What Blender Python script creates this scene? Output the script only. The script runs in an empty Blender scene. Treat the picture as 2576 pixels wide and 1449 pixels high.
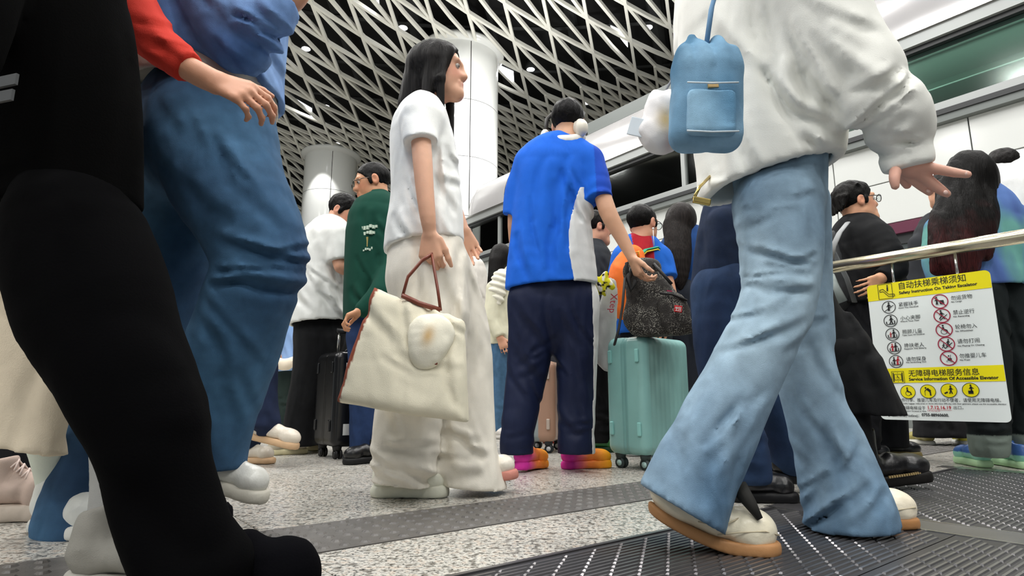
import bpy, bmesh, math, random
import numpy as np
from mathutils import Vector, Matrix

SC = bpy.context.scene
COL = SC.collection
rnd = random.Random(7)

# ------------------------------------------------------------------ camera
F = 1500.0                       # focal length in pixels of a 2576 x 1449 frame
CH_ = 0.335                      # camera height
TH = math.atan(276.0 / F)        # pitch up
cam_d = bpy.data.cameras.new('camera')
cam_d.sensor_width = 36.0
cam_d.lens = F / 2576.0 * 36.0
cam_d.clip_start = 0.02
cam_d.clip_end = 200
cam = bpy.data.objects.new('camera', cam_d)
COL.objects.link(cam)
cam.location = (0, 0, CH_)
cam.rotation_euler = (math.pi / 2 + TH, 0, 0)
SC.camera = cam

# ------------------------------------------------------------------ world, exposure
W = bpy.data.worlds.new('world'); SC.world = W
W.use_nodes = True
W.node_tree.nodes['Background'].inputs[0].default_value = (0.86, 0.93, 0.95, 1)
W.node_tree.nodes['Background'].inputs[1].default_value = 0.8
SC.view_settings.view_transform = 'Standard'
SC.view_settings.look = 'None'
SC.view_settings.exposure = 0.0
SC.view_settings.gamma = 1.0
SC.view_settings.use_curve_mapping = False
LAMP_W = 165.0                   # watts of each ceiling panel lamp
LAMP_C = (1.0, 0.985, 0.95)

# ------------------------------------------------------------------ small helpers
cT, sT = math.cos(TH), math.sin(TH)
FWD = np.array([0, cT, sT]); CAM = np.array([0, 0, CH_])
def ray(px, py):
    x = (px - 1288.0) / F; y = (724.5 - py) / F
    return np.array([x, cT - y * sT, sT + y * cT])
def P(px, py, Y):                # the point of that sight line standing Y metres in front of the camera
    r = ray(px, py); return CAM + r * (Y / r[1])
def G(px, py, z=0.0):            # the point of that sight line on the floor
    r = ray(px, py); return CAM + r * ((z - CH_) / r[2])
def zd(p): return float((np.asarray(p) - CAM) @ FWD)
def PR(px, py, w, Y):
    p = P(px, py, Y); return p, w * 0.5 * zd(p) / F
def X(px, py, Y): return float(P(px, py, Y)[0])
def Z(px, py, Y): return float(P(px, py, Y)[2])
ANG = math.radians(38.2)
D1 = np.array([-math.sin(ANG), math.cos(ANG), 0]); D2 = np.array([math.cos(ANG), math.sin(ANG), 0]); UP = np.array([0, 0, 1.0])
def L(a, b, z=0.0): return D2 * a + D1 * b + UP * z     # hall axes: a along D2, b along D1

def lin(c):
    if isinstance(c, str):
        c = [int(c[i:i + 2], 16) / 255 for i in (0, 2, 4)]
    return tuple((v / 12.92 if v <= 0.04045 else ((v + 0.055) / 1.055) ** 2.4) for v in c)

# ------------------------------------------------------------------ materials
MATS = {}
def nt(name):
    m = bpy.data.materials.new(name); m.use_nodes = True
    n = m.node_tree.nodes; l = m.node_tree.links
    return m, n, l, n['Principled BSDF']
def N(n, t, **kw):
    o = n.new(t)
    for k, v in kw.items():
        if k.startswith('i_'): o.inputs[k[2:].replace('_', ' ')].default_value = v
        else: setattr(o, k, v)
    return o
def mat(name, color=None, rough=0.6, metal=0.0, bump=0.0, scale=60.0, stretch=(1, 1, 1), var=0.0, vscale=8.0,
        emit=None, es=1.0, attr=False, sheen=0.0, coat=0.0, spec=0.5, alpha=None, trans=0.0, bdist=0.004, wr=0.0, wrs=9.0, wst=(1, 1, .45)):
    if name in MATS: return MATS[name]
    m, n, l, b = nt(name)
    b.inputs['Roughness'].default_value = rough; b.inputs['Metallic'].default_value = metal
    b.inputs['Specular IOR Level'].default_value = spec
    if sheen: b.inputs['Sheen Weight'].default_value = sheen
    if coat: b.inputs['Coat Weight'].default_value = coat; b.inputs['Coat Roughness'].default_value = 0.12
    if trans: b.inputs['Transmission Weight'].default_value = trans
    if alpha is not None: b.inputs['Alpha'].default_value = alpha
    tc = N(n, 'ShaderNodeTexCoord')
    if attr:
        a = N(n, 'ShaderNodeAttribute'); a.attribute_name = 'Col'; src = a.outputs['Color']
    else:
        r_ = N(n, 'ShaderNodeRGB'); r_.outputs[0].default_value = (*lin(color), 1); src = r_.outputs[0]
    if var:
        nz = N(n, 'ShaderNodeTexNoise', i_Scale=vscale, i_Detail=5.0); l.new(tc.outputs['Object'], nz.inputs['Vector'])
        mr = N(n, 'ShaderNodeMapRange'); mr.inputs['From Min'].default_value = 0.3; mr.inputs['From Max'].default_value = 0.7
        mr.inputs['To Min'].default_value = 1 - var; mr.inputs['To Max'].default_value = 1 + var
        l.new(nz.outputs['Fac'], mr.inputs['Value'])
        mx = N(n, 'ShaderNodeVectorMath', operation='SCALE'); l.new(src, mx.inputs[0]); l.new(mr.outputs[0], mx.inputs['Scale'])
        src = mx.outputs[0]
    l.new(src, b.inputs['Base Color'])
    if emit is not None:
        b.inputs['Emission Color'].default_value = (*lin(emit), 1); b.inputs['Emission Strength'].default_value = es
    if bump:
        mp = N(n, 'ShaderNodeMapping'); mp.inputs['Scale'].default_value = stretch
        nb = N(n, 'ShaderNodeTexNoise', i_Scale=scale, i_Detail=4.0); bp = N(n, 'ShaderNodeBump', i_Strength=bump, i_Distance=bdist)
        l.new(tc.outputs['Object'], mp.inputs[0]); l.new(mp.outputs[0], nb.inputs['Vector'])
        l.new(nb.outputs['Fac'], bp.inputs['Height']); l.new(bp.outputs[0], b.inputs['Normal'])
        if wr:       # soft creases in cloth
            m2 = N(n, 'ShaderNodeMapping'); m2.inputs['Scale'].default_value = wst; l.new(tc.outputs['Object'], m2.inputs[0])
            nw = N(n, 'ShaderNodeTexNoise', i_Scale=wrs, i_Detail=1.5, i_Roughness=.4, i_Distortion=.7); l.new(m2.outputs[0], nw.inputs['Vector'])
            b2 = N(n, 'ShaderNodeBump', i_Strength=wr, i_Distance=.045); l.new(nw.outputs['Fac'], b2.inputs['Height']); l.new(bp.outputs[0], b2.inputs['Normal']); l.new(b2.outputs[0], b.inputs['Normal'])
    MATS[name] = m
    return m

# ------------------------------------------------------------------ objects
def setp(o, label=None, cat=None, group=None, kind=None):
    if label: o['label'] = label
    if cat: o['category'] = cat
    if group: o['group'] = group
    if kind: o['kind'] = kind
    return o
def empty(name, loc, label=None, cat=None, group=None, kind=None):
    o = bpy.data.objects.new(name, None); COL.objects.link(o); o.location = [float(v) for v in loc]
    o.empty_display_size = 0.1
    return setp(o, label, cat, group, kind)
def link(name, me, material, parent=None, smooth=False, local=True):
    o = bpy.data.objects.new(name, me); COL.objects.link(o)
    if material is not None:
        for mm in (material if isinstance(material, (list, tuple)) else [material]): me.materials.append(mm)
    if smooth: me.shade_smooth()
    if parent is not None: o.parent = parent
    return o
def off(parent):
    v = np.zeros(3); p = parent
    while p is not None:
        v = v + np.array(p.location); p = p.parent
    return v
class MB:
    """collects plain geometry given in world coordinates"""
    def __init__(s): s.v = []; s.f = []; s.m = []
    def add(s, vs, fs, mi=0):
        k = len(s.v); s.v += [tuple(map(float, v)) for v in vs]; s.f += [tuple(k + i for i in f) for f in fs]; s.m += [mi] * len(fs)
        return s
    def box(s, c, half, ax=None, mi=0):
        A = np.eye(3) if ax is None else np.array(ax); c = np.array(c, float)
        vs = [c + A[0] * (half[0] * i) + A[1] * (half[1] * j) + A[2] * (half[2] * k) for i in (-1, 1) for j in (-1, 1) for k in (-1, 1)]
        fs = [(0, 1, 3, 2), (4, 6, 7, 5), (0, 4, 5, 1), (2, 3, 7, 6), (0, 2, 6, 4), (1, 5, 7, 3)]
        if np.linalg.det(A) < 0: fs = [f[::-1] for f in fs]
        return s.add(vs, fs, mi)
    def tube(s, pts, r, seg=10, mi=0, cap=True, sq=1.0):
        pts = [np.array(p, float) for p in pts]; n = len(pts)
        rr = r if isinstance(r, (list, tuple)) else [r] * n
        t0 = pts[1] - pts[0]; t0 /= np.linalg.norm(t0)
        ref = np.array([0, 0, 1.0]) if abs(t0[2]) < 0.9 else np.array([1.0, 0, 0])
        u = np.cross(t0, ref); u /= np.linalg.norm(u)
        vs = []; fs = []
        for i, p in enumerate(pts):
            t = pts[min(i + 1, n - 1)] - pts[max(i - 1, 0)]; t /= np.linalg.norm(t) + 1e-9
            u = u - t * (u @ t); u /= np.linalg.norm(u) + 1e-9; w = np.cross(t, u)
            for k in range(seg):
                a = 2 * math.pi * k / seg
                vs.append(p + (u * math.cos(a) + w * math.sin(a) * sq) * rr[i])
        for i in range(n - 1):
            for k in range(seg):
                a = i * seg + k; b = i * seg + (k + 1) % seg
                fs.append((a, b, b + seg, a + seg))
        if cap: fs += [tuple(range(seg))[::-1], tuple(range((n - 1) * seg, n * seg))]
        return s.add(vs, fs, mi)
    def sphere(s, c, r, nu=14, nv=9, mi=0, R=None):
        rad = np.array(r if hasattr(r, '__len__') else (r, r, r), float); c = np.array(c, float); R = np.eye(3) if R is None else R
        vs = [c + R.T @ (rad * np.array([0, 0, -1]))]
        for j in range(1, nv):
            t = math.pi * j / nv - math.pi / 2
            for i in range(nu):
                a = 2 * math.pi * i / nu
                vs.append(c + R.T @ (rad * np.array([math.cos(t) * math.cos(a), math.cos(t) * math.sin(a), math.sin(t)])))
        vs.append(c + R.T @ (rad * np.array([0, 0, 1])))
        fs = [(0, 1 + (i + 1) % nu, 1 + i) for i in range(nu)]
        for j in range(nv - 2):
            for i in range(nu):
                a = 1 + j * nu + i; b = 1 + j * nu + (i + 1) % nu
                fs.append((a, b, b + nu, a + nu))
        k = 1 + (nv - 2) * nu; top = len(vs) - 1
        fs += [(k + i, k + (i + 1) % nu, top) for i in range(nu)]
        return s.add(vs, fs, mi)
    def disc(s, c, u, w, r, seg=24, mi=0, r0=0.0, sy=1.0):
        c = np.array(c); vs = []; fs = []
        for k in range(seg):
            a = 2 * math.pi * k / seg; d = u * math.cos(a) + w * math.sin(a) * sy
            vs.append(c + d * r)
            if r0: vs.append(c + d * r0)
        if r0: fs = [(2 * k, (2 * k + 2) % (2 * seg), (2 * k + 3) % (2 * seg), 2 * k + 1) for k in range(seg)]
        else: fs = [tuple(range(seg))]
        return s.add(vs, fs, mi)
    def build(s, name, material, parent=None, smooth=False, bevel=0.0, label=None, cat=None, group=None, kind=None, origin=None):
        o0 = off(parent) if parent is not None else (np.zeros(3) if origin is None else np.array(origin, float))
        me = bpy.data.meshes.new(name)
        me.from_pydata([tuple(np.array(v) - o0) for v in s.v], [], s.f)
        me.polygons.foreach_set('material_index', s.m)
        me.update()
        o = link(name, me, material, parent, smooth)
        if parent is None: o.location = o0
        if bevel:
            b = o.modifiers.new('bevel', 'BEVEL'); b.width = bevel; b.segments = 2; b.limit_method = 'ANGLE'
        return setp(o, label, cat, group, kind)

# ------------------------------------------------------------------ solid shapes from distance fields (bodies, clothes, bags)
TAB = np.random.RandomState(3).rand(32, 32, 32).astype(np.float32)
def vnoise(p):
    i = np.floor(p).astype(np.int32); f = (p - i).astype(np.float32); f = f * f * (3 - 2 * f)
    a = i & 31; b = (i + 1) & 31
    x0, y0, z0 = a[:, 0], a[:, 1], a[:, 2]; x1, y1, z1 = b[:, 0], b[:, 1], b[:, 2]
    fx, fy, fz = f[:, 0], f[:, 1], f[:, 2]
    def lp(u, v, t): return u + (v - u) * t
    return lp(lp(lp(TAB[x0, y0, z0], TAB[x1, y0, z0], fx), lp(TAB[x0, y1, z0], TAB[x1, y1, z0], fx), fy),
              lp(lp(TAB[x0, y0, z1], TAB[x1, y0, z1], fx), lp(TAB[x0, y1, z1], TAB[x1, y1, z1], fx), fy), fz) * 2 - 1
A3 = lambda v: np.array(v, np.float32)
class S:
    def __init__(s, f, lo, hi): s.f = f; s.lo = np.array(lo, float); s.hi = np.array(hi, float)
def cone(a, b, ra, rb, fl=1.0, ax=(0, 1, 0)):
    a = np.array(a, float); b = np.array(b, float); m = max(ra, rb) * max(1, fl) + 0.01
    a3, b3, x3 = A3(a), A3(b), A3(ax)
    k = np.float32(1 / fl - 1)
    def q(p, o): return p + (k * ((p - o) @ x3))[:, None] * x3 if fl != 1 else p
    b2 = q(b3[None], a3)[0] - a3; bb = float(b2 @ b2) + 1e-9; sc = np.float32(min(1.0, fl) if fl < 1 else 1.0)
    def f(p):
        v = q(p, a3) - a3
        t = np.clip((v @ b2) / bb, 0, 1)
        w = v - t[:, None] * b2
        return (np.sqrt(np.einsum('ij,ij->i', w, w)) - (ra + (rb - ra) * t)) * sc
    return S(f, np.minimum(a, b) - m, np.maximum(a, b) + m)
def ell(c, r, R=None):
    c3 = A3(c); r3 = A3(r); R_ = None if R is None else np.array(R, np.float32); m = max(r) + 0.005
    def f(p):
        v = p - c3
        if R_ is not None: v = v @ R_.T
        k0 = np.sqrt((((v / r3) ** 2)).sum(1)) + 1e-6; k1 = np.sqrt((((v / (r3 * r3)) ** 2)).sum(1)) + 1e-6
        return k0 * (k0 - 1) / k1
    return S(f, np.array(c) - m, np.array(c) + m)
def box(c, h, R=None, r=0.01):
    c3 = A3(c); h3 = A3(h) - np.float32(r); R_ = None if R is None else np.array(R, np.float32); m = float(np.linalg.norm(h)) + 0.005
    if R is None: lo, hi = np.array(c) - np.array(h) - .01, np.array(c) + np.array(h) + .01
    else: lo, hi = np.array(c) - m, np.array(c) + m
    def f(p):
        v = p - c3
        if R_ is not None: v = v @ R_.T
        q = np.abs(v) - h3
        return np.sqrt((np.maximum(q, 0) ** 2).sum(1)) + np.minimum(q.max(1), 0) - r
    return S(f, lo, hi)
def near_box(p, s, m):
    lo = A3(s.lo - m); hi = A3(s.hi + m); return ((p > lo) & (p < hi)).all(1)
def U(k, *ss):
    ss = [s for s in ss if s is not None]
    def f(p):
        d = ss[0].f(p)
        for s in ss[1:]:
            ok = near_box(p, s, .11 + k); n = int(ok.sum())
            if n == 0: continue
            if n > .7 * len(p): e = s.f(p); d0 = d; sub = False
            else: e = s.f(p[ok]); d0 = d[ok]; sub = True
            if k: h = np.maximum(k - np.abs(d0 - e), 0) / k; d0 = np.minimum(d0, e) - h * h * k * 0.25
            else: d0 = np.minimum(d0, e)
            if sub: d[ok] = d0
            else: d = d0
        return d
    return S(f, np.min([s.lo for s in ss], 0) - k * .2, np.max([s.hi for s in ss], 0) + k * .2)
def SUB(k, a, *bs):
    def f(p):
        d = a.f(p)
        for b in bs:
            ok = near_box(p, b, k + .02)
            if not ok.any(): continue
            e = -b.f(p[ok]); d0 = d[ok]
            if k: h = np.maximum(k - np.abs(d0 - e), 0) / k; d0 = np.maximum(d0, e) + h * h * k * 0.25
            else: d0 = np.maximum(d0, e)
            d[ok] = d0
        return d
    return S(f, a.lo, a.hi)
def INT(k, a, b):
    def f(p):
        d = a.f(p); e = b.f(p)
        h = np.maximum(k - np.abs(d - e), 0) / k if k else 0
        return np.maximum(d, e) + h * h * k * .25
    return S(f, np.maximum(a.lo, b.lo), np.minimum(a.hi, b.hi))
def CUT(a, p, n, k=0.0):         # keep the side the normal points away from
    n = np.array(n, float); n /= np.linalg.norm(n); c = float(np.dot(n, p)); n3 = A3(n)
    def f(q):
        d = a.f(q); e = q @ n3 - c
        if k: h = np.maximum(k - np.abs(d - e), 0) / k; return np.maximum(d, e) + h * h * k * .25
        return np.maximum(d, e)
    lo, hi = a.lo.copy(), a.hi.copy()
    for i in range(3):
        if n[i] > .9: hi[i] = min(hi[i], np.max([(c - sum(n[j] * q[j] for j in range(3) if j != i)) / n[i] for q in (lo, hi)]) + .1)
        if n[i] < -.9: lo[i] = max(lo[i], np.min([(c - sum(n[j] * q[j] for j in range(3) if j != i)) / n[i] for q in (lo, hi)]) - .1)
    return S(f, lo, hi)
def HOL(a_cut, a_full, th, p, n, depth):     # hollow a garment near its hem: p, n the hem plane
    n = np.array(n, float); n /= np.linalg.norm(n); c = float(np.dot(n, p)); n3 = A3(n)
    def f(q):
        inner = np.maximum(a_full.f(q) + th, -(q @ n3 - c) - depth)
        return np.maximum(a_cut.f(q), -inner)
    return S(f, a_cut.lo, a_cut.hi)
def FOLD(a, amp, fr, seed=0.0, mask=None):
    fr3 = A3(fr if hasattr(fr, '__len__') else (fr,) * 3); sd = np.float32(seed * 7.31)
    def f(p):
        d = a.f(p); w = vnoise(p * fr3 + sd); u_ = vnoise(p * fr3 * np.float32(1.3) + sd + 5); w = .75 * w + .42 * (1 - np.abs(u_)) ** 5 - .1
        if mask is not None: w = w * mask(p)
        return d + amp * w
    return S(f, a.lo - amp, a.hi + amp)
def RING(a, amp, c, r, ax, fr, seed=0.0):    # gathered folds across a limb around the point c
    c3 = A3(c); x3 = A3(ax) / np.float32(np.linalg.norm(ax))
    def f(p):
        d = a.f(p); v = p - c3; g = np.exp(-(v * v).sum(1) / (r * r))
        w = 1 - 2 * np.abs(np.sin(.5 * ((v @ x3) * fr + 3.0 * vnoise(p * np.float32(7) + np.float32(seed)))))
        return d + amp * g * w
    return S(f, a.lo - amp, a.hi + amp)
def WR(a, Y, *sp):               # single pressed-in creases, each with a soft ridge beside it: (x0, y0, x1, y1, depth, width px, dy)
    cr = []
    for w in sp:
        dy = w[6] if len(w) > 6 else 0.0; p0, p1 = P(w[0], w[1], Y + dy), P(w[2], w[3], Y + dy); u = p1 - p0; Ln = np.linalg.norm(u); u = u / Ln
        vw = nrm((p0 + p1) / 2 - CAM); n = nrm(np.cross(u, vw)); wd = w[5] * zd(p0) / F; m = wd * 4 + .01
        cr.append((A3(p0), A3(u), np.float32(Ln), A3(n), A3(vw), np.float32(w[4]), np.float32(wd), A3(np.minimum(p0, p1) - m - .16), A3(np.maximum(p0, p1) + m + .16)))
    def f(p):
        d = a.f(p)
        for p0, u, Ln, n, vw, dp, wd, lo, hi in cr:
            ok = ((p > lo) & (p < hi)).all(1)
            if not ok.any(): continue
            v = p[ok] - p0; t = (v @ u) / Ln; x = (v @ n) / wd + .5 * np.sin(t * 5.0); z = (v @ vw) / np.float32(.16)
            e = np.clip(t * (1 - t) * 4, 0, 1) ** .6 * np.exp(-z * z)
            d[ok] += dp * e * (np.exp(-x * x) - .7 * np.exp(-(x - 1.7) ** 2))
        return d
    return S(f, a.lo - .01, a.hi + .01)
def WRA(a, Y, bx, ang, n, ln, dp, wd, seed=1, dy=0.0):       # a scatter of such creases inside a patch
    rr = random.Random(seed); sp = []
    for _ in range(n):
        x, y = rr.uniform(bx[0], bx[2]), rr.uniform(bx[1], bx[3]); t = math.radians(ang + rr.uniform(-18, 18)); l = ln * rr.uniform(.6, 1.3)
        sp.append((x - l / 2 * math.cos(t), y - l / 2 * math.sin(t), x + l / 2 * math.cos(t), y + l / 2 * math.sin(t), dp * rr.uniform(.5, 1.2), wd * rr.uniform(.7, 1.4), dy))
    return WR(a, Y, *sp)
def XF(a, o, R, s=1.0):          # a given in local axes; R rows are the local axes in the world
    o3 = A3(o); R3 = np.array(R, np.float32)
    cs = np.array([[x, y, z] for x in (a.lo[0], a.hi[0]) for y in (a.lo[1], a.hi[1]) for z in (a.lo[2], a.hi[2])]) * s @ np.array(R) + np.array(o)
    return S(lambda p: a.f(((p - o3) @ R3.T) / np.float32(s)) * np.float32(s), cs.min(0), cs.max(0))
def CHN(pts, k=0.0, fl=1.0, ax=(0, 1, 0), sub=3):  # chain of (point, radius), drawn as one smooth tapering limb
    p = np.array([q[0] for q in pts], float); r = np.array([q[1] for q in pts], float); n = len(p)
    if n > 2:
        v = np.concatenate([p, r[:, None]], 1); e = np.concatenate([[2 * v[0] - v[1]], v, [2 * v[-1] - v[-2]]]); out = []
        for i in range(n - 1):
            a, b, c, d = e[i], e[i + 1], e[i + 2], e[i + 3]
            for t in np.arange(sub) / sub: out.append(.5 * (2 * b + (c - a) * t + (2 * a - 5 * b + 4 * c - d) * t * t + (3 * b - a - 3 * c + d) * t ** 3))
        out.append(v[-1]); out = np.array(out); p, r = out[:, :3], out[:, 3]
    a3 = A3(p); x3 = A3(ax); kk = np.float32(1 / fl - 1); sc = np.float32(min(1.0, fl)); o3 = a3[0]
    q = lambda w: w + (kk * ((w - o3) @ x3))[:, None] * x3 if fl != 1 else w
    A = q(a3); m = max(1, fl)
    segs = []
    for i in range(len(p) - 1):
        w = A[i + 1] - A[i]; rm = max(r[i], r[i + 1]) * m
        segs.append((A[i], w, np.float32(w @ w + 1e-9), np.float32(r[i]), np.float32(r[i + 1] - r[i]), A3(np.minimum(p[i], p[i + 1]) - rm - .12), A3(np.maximum(p[i], p[i + 1]) + rm + .12)))
    def f(P_):
        Q_ = q(P_); d = None
        for j, (a, w, ww, r0, dr, lo, hi) in enumerate(segs):
            if j == 0:
                v = Q_ - a; t = np.clip((v @ w) / ww, 0, 1); v -= t[:, None] * w; d = (np.sqrt(np.einsum('ij,ij->i', v, v)) - (r0 + dr * t)) * sc
            else:
                ok = ((P_ > lo) & (P_ < hi)).all(1)
                if not ok.any(): continue
                v = Q_[ok] - a; t = np.clip((v @ w) / ww, 0, 1); v -= t[:, None] * w
                d[ok] = np.minimum(d[ok], (np.sqrt(np.einsum('ij,ij->i', v, v)) - (r0 + dr * t)) * sc)
        return d
    rm = r.max() * m + .01
    return S(f, p.min(0) - rm, p.max(0) + rm)
def CP(Y0, *sp, k=0.03, fl=1.0, ax=(0, 1, 0)):   # the same from outline widths in the photograph, each at its own distance
    q = [PR(s[0], s[1], s[2], Y0 + (s[3] if len(s) > 3 else 0)) for s in sp]
    o = CHN(q, k, fl, ax); o.p0, o.r0 = q[0]; return o

EDG = [((0, 0, 0), (1, 0, 0)), ((0, 1, 0), (1, 1, 0)), ((0, 0, 1), (1, 0, 1)), ((0, 1, 1), (1, 1, 1)),
       ((0, 0, 0), (0, 1, 0)), ((1, 0, 0), (1, 1, 0)), ((0, 0, 1), (0, 1, 1)), ((1, 0, 1), (1, 1, 1)),
       ((0, 0, 0), (0, 0, 1)), ((1, 0, 0), (1, 0, 1)), ((0, 1, 0), (0, 1, 1)), ((1, 1, 0), (1, 1, 1))]
def polygonise(sd, vox):
    B = 4
    lo = sd.lo - 2 * vox; n = np.maximum(np.ceil((sd.hi - lo + 2 * vox) / vox / B).astype(int), 1)
    bc = np.stack(np.meshgrid(*[(np.arange(m) + .5) * B * vox for m in n], indexing='ij'), -1).reshape(-1, 3) + lo - vox * .5
    db = sd.f(bc.astype(np.float32))
    near = np.abs(db) < B * vox * .87 * 1.4 + vox
    shape = n * B
    D = np.repeat(np.repeat(np.repeat(db.reshape(n), B, 0), B, 1), B, 2).astype(np.float32)
    D = np.where(np.abs(D) < 1e-6, np.float32(1e-6), D)
    bi = np.argwhere(near.reshape(n))
    of = np.stack(np.meshgrid(*[np.arange(B)] * 3, indexing='ij'), -1).reshape(-1, 3)
    ids = (bi[:, None] * B + of[None]).reshape(-1, 3)
    pts = (ids * vox + lo).astype(np.float32)
    vals = np.concatenate([sd.f(pts[i:i + 120000]) for i in range(0, len(pts), 120000)]) if len(pts) else np.zeros(0)
    D[ids[:, 0], ids[:, 1], ids[:, 2]] = vals
    D[0] = D[-1] = 1; D[:, 0] = D[:, -1] = 1; D[:, :, 0] = D[:, :, -1] = 1
    s = D < 0
    c = np.zeros(tuple(np.array(D.shape) - 1), np.int8)
    for x in (0, 1):
        for y in (0, 1):
            for z in (0, 1):
                c += s[x:D.shape[0] - 1 + x, y:D.shape[1] - 1 + y, z:D.shape[2] - 1 + z]
    mk = (c > 0) & (c < 8)
    idx = np.full(mk.shape, -1, np.int64); cells = np.argwhere(mk); idx[mk] = np.arange(len(cells))
    acc = np.zeros((len(cells), 3)); cnt = np.zeros(len(cells))
    for a, b in EDG:
        a_ = np.array(a); b_ = np.array(b); ca = cells + a_; cb = cells + b_
        da = D[ca[:, 0], ca[:, 1], ca[:, 2]]; dbv = D[cb[:, 0], cb[:, 1], cb[:, 2]]
        x = (da < 0) != (dbv < 0); t = np.where(x, da / np.where(x, da - dbv, 1), 0)
        acc += np.where(x[:, None], a_ + t[:, None] * (b_ - a_), 0); cnt += x
    V = (cells + acc / np.maximum(cnt, 1)[:, None]) * vox + lo
    Q = []
    sh = D.shape
    for axn in range(3):
        j, k = (axn + 1) % 3, (axn + 2) % 3
        sl = [slice(1, -1)] * 3; sl[axn] = slice(0, -1); s0 = s[tuple(sl)]
        sl[axn] = slice(1, None); s1 = s[tuple(sl)]
        e = np.argwhere(s0 != s1); 
        if len(e) == 0: continue
        o = np.array([1, 1, 1]); o[axn] = 0; e = e + o
        ins = s[e[:, 0], e[:, 1], e[:, 2]]
        def cell(dj, dk):
            q = e.copy(); q[:, j] += dj; q[:, k] += dk
            ok = (q >= 0).all(1) & (q < np.array(sh) - 1).all(1)
            q = np.clip(q, 0, np.array(sh) - 2); return np.where(ok, idx[q[:, 0], q[:, 1], q[:, 2]], -1)
        qd = np.stack([cell(-1, -1), cell(0, -1), cell(0, 0), cell(-1, 0)], 1)
        qd = np.where(ins[:, None], qd, qd[:, ::-1]); Q.append(qd[(qd >= 0).all(1)])
    return V, (np.concatenate(Q) if Q else np.zeros((0, 4), int))
def relax(V, Q, it=1):
    a = Q.ravel(); b = np.roll(Q, -1, 1).ravel(); n = len(V); cn = np.maximum(np.bincount(a, minlength=n), 1)
    for _ in range(it):
        V = V * .5 + .5 * np.stack([np.bincount(a, V[b, i], n) for i in range(3)], 1) / cn[:, None]
    return V
def solid(name, chunks, material, parent=None, color=None, smooth=1, label=None, cat=None, group=None, origin=None, kind=None):
    """chunks: [(field, voxel[, colour function])] -> ONE mesh object"""
    Vs, Qs, Cs, k = [], [], [], 0
    for ch in chunks:
        V, Q = polygonise(ch[0], ch[1] * (1.12 if name in ('body', 'hair') else 1.32))
        if len(V) == 0: continue
        if smooth: V = relax(V, Q, smooth)
        cf = ch[2] if len(ch) > 2 else color
        if cf is not None:
            Cc = cf(V) if callable(cf) else np.tile(np.array(cf, float), (len(V), 1))
            Cs.append(Cc)
        Vs.append(V); Qs.append(Q + k); k += len(V)
    V = np.concatenate(Vs); Q = np.concatenate(Qs)
    o0 = off(parent) if parent is not None else (np.zeros(3) if origin is None else np.array(origin, float))
    me = bpy.data.meshes.new(name)
    me.vertices.add(len(V)); me.vertices.foreach_set('co', (V - o0).astype(np.float32).ravel())
    me.loops.add(Q.size); me.loops.foreach_set('vertex_index', Q.astype(np.int32).ravel())
    me.polygons.add(len(Q)); me.polygons.foreach_set('loop_start', np.arange(0, Q.size, 4, dtype=np.int32))
    me.update(calc_edges=True)
    if Cs:
        at = me.color_attributes.new('Col', 'FLOAT_COLOR', 'POINT')
        cc = np.concatenate([np.concatenate(Cs), np.ones((len(V), 1))], 1)
        at.data.foreach_set('color', cc.astype(np.float32).ravel())
    o = link(name, me, material, parent, True)
    if parent is None: o.location = o0
    return setp(o, label, cat, group, kind)
def nrm(v): v = np.array(v, float); return v / np.linalg.norm(v)
def frame(fwd, up=(0, 0, 1)):    # rows: right, forward, up
    f_ = nrm(fwd); r = nrm(np.cross(f_, up)); u = np.cross(r, f_); return np.array([r, f_, u])

# ================================================================== THE HALL
# ---------------- materials of the setting
def granite():
    m, n, l, b = nt('granite')
    tc = N(n, 'ShaderNodeTexCoord'); geo = N(n, 'ShaderNodeNewGeometry')
    n1 = N(n, 'ShaderNodeTexNoise', i_Scale=120.0, i_Detail=4.0, i_Roughness=.65); n2 = N(n, 'ShaderNodeTexNoise', i_Scale=45.0, i_Detail=3.0)
    n3 = N(n, 'ShaderNodeTexNoise', i_Scale=2.2, i_Detail=2.0)
    for q in (n1, n2, n3): l.new(geo.outputs['Position'], q.inputs['Vector'])
    r1 = N(n, 'ShaderNodeValToRGB'); e = r1.color_ramp.elements
    e[0].position = .39; e[0].color = (*lin('33332f'), 1); e[1].position = .45; e[1].color = (*lin('b5b4ae'), 1)
    x = r1.color_ramp.elements.new(.62); x.color = (*lin('d6d4cb'), 1)
    l.new(n1.outputs['Fac'], r1.inputs[0])
    r2 = N(n, 'ShaderNodeValToRGB'); e = r2.color_ramp.elements
    e[0].position = .36; e[0].color = (*lin('8f8983'), 1); e[1].position = .5; e[1].color = (1, 1, 1, 1)
    x = r2.color_ramp.elements.new(.66); x.color = (*lin('f3e4da'), 1)
    l.new(n2.outputs['Fac'], r2.inputs[0])
    mx = N(n, 'ShaderNodeMix', data_type='RGBA', blend_type='MULTIPLY'); mx.inputs['Factor'].default_value = .9
    l.new(r1.outputs[0], mx.inputs['A']); l.new(r2.outputs[0], mx.inputs['B'])
    l.new(mx.outputs['Result'], b.inputs['Base Color'])
    mr = N(n, 'ShaderNodeMapRange'); mr.inputs['To Min'].default_value = .2; mr.inputs['To Max'].default_value = .36
    l.new(n3.outputs['Fac'], mr.inputs['Value']); l.new(mr.outputs[0], b.inputs['Roughness'])
    return m
M_GRAN = granite()
M_GROUT = mat('grout', '3c3b38', .8)
M_STRIP = mat('tactile_strip', '615e5b', .42, bump=.25, scale=260, var=.12, vscale=30)
M_STEEL = mat('plate_steel', '8b898b', .3, metal=.85, bump=.1, scale=90, var=.2, vscale=5)
M_STEELD = mat('plate_steel_groove', '4c4b4d', .42, metal=.8, var=.15, vscale=9)
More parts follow.
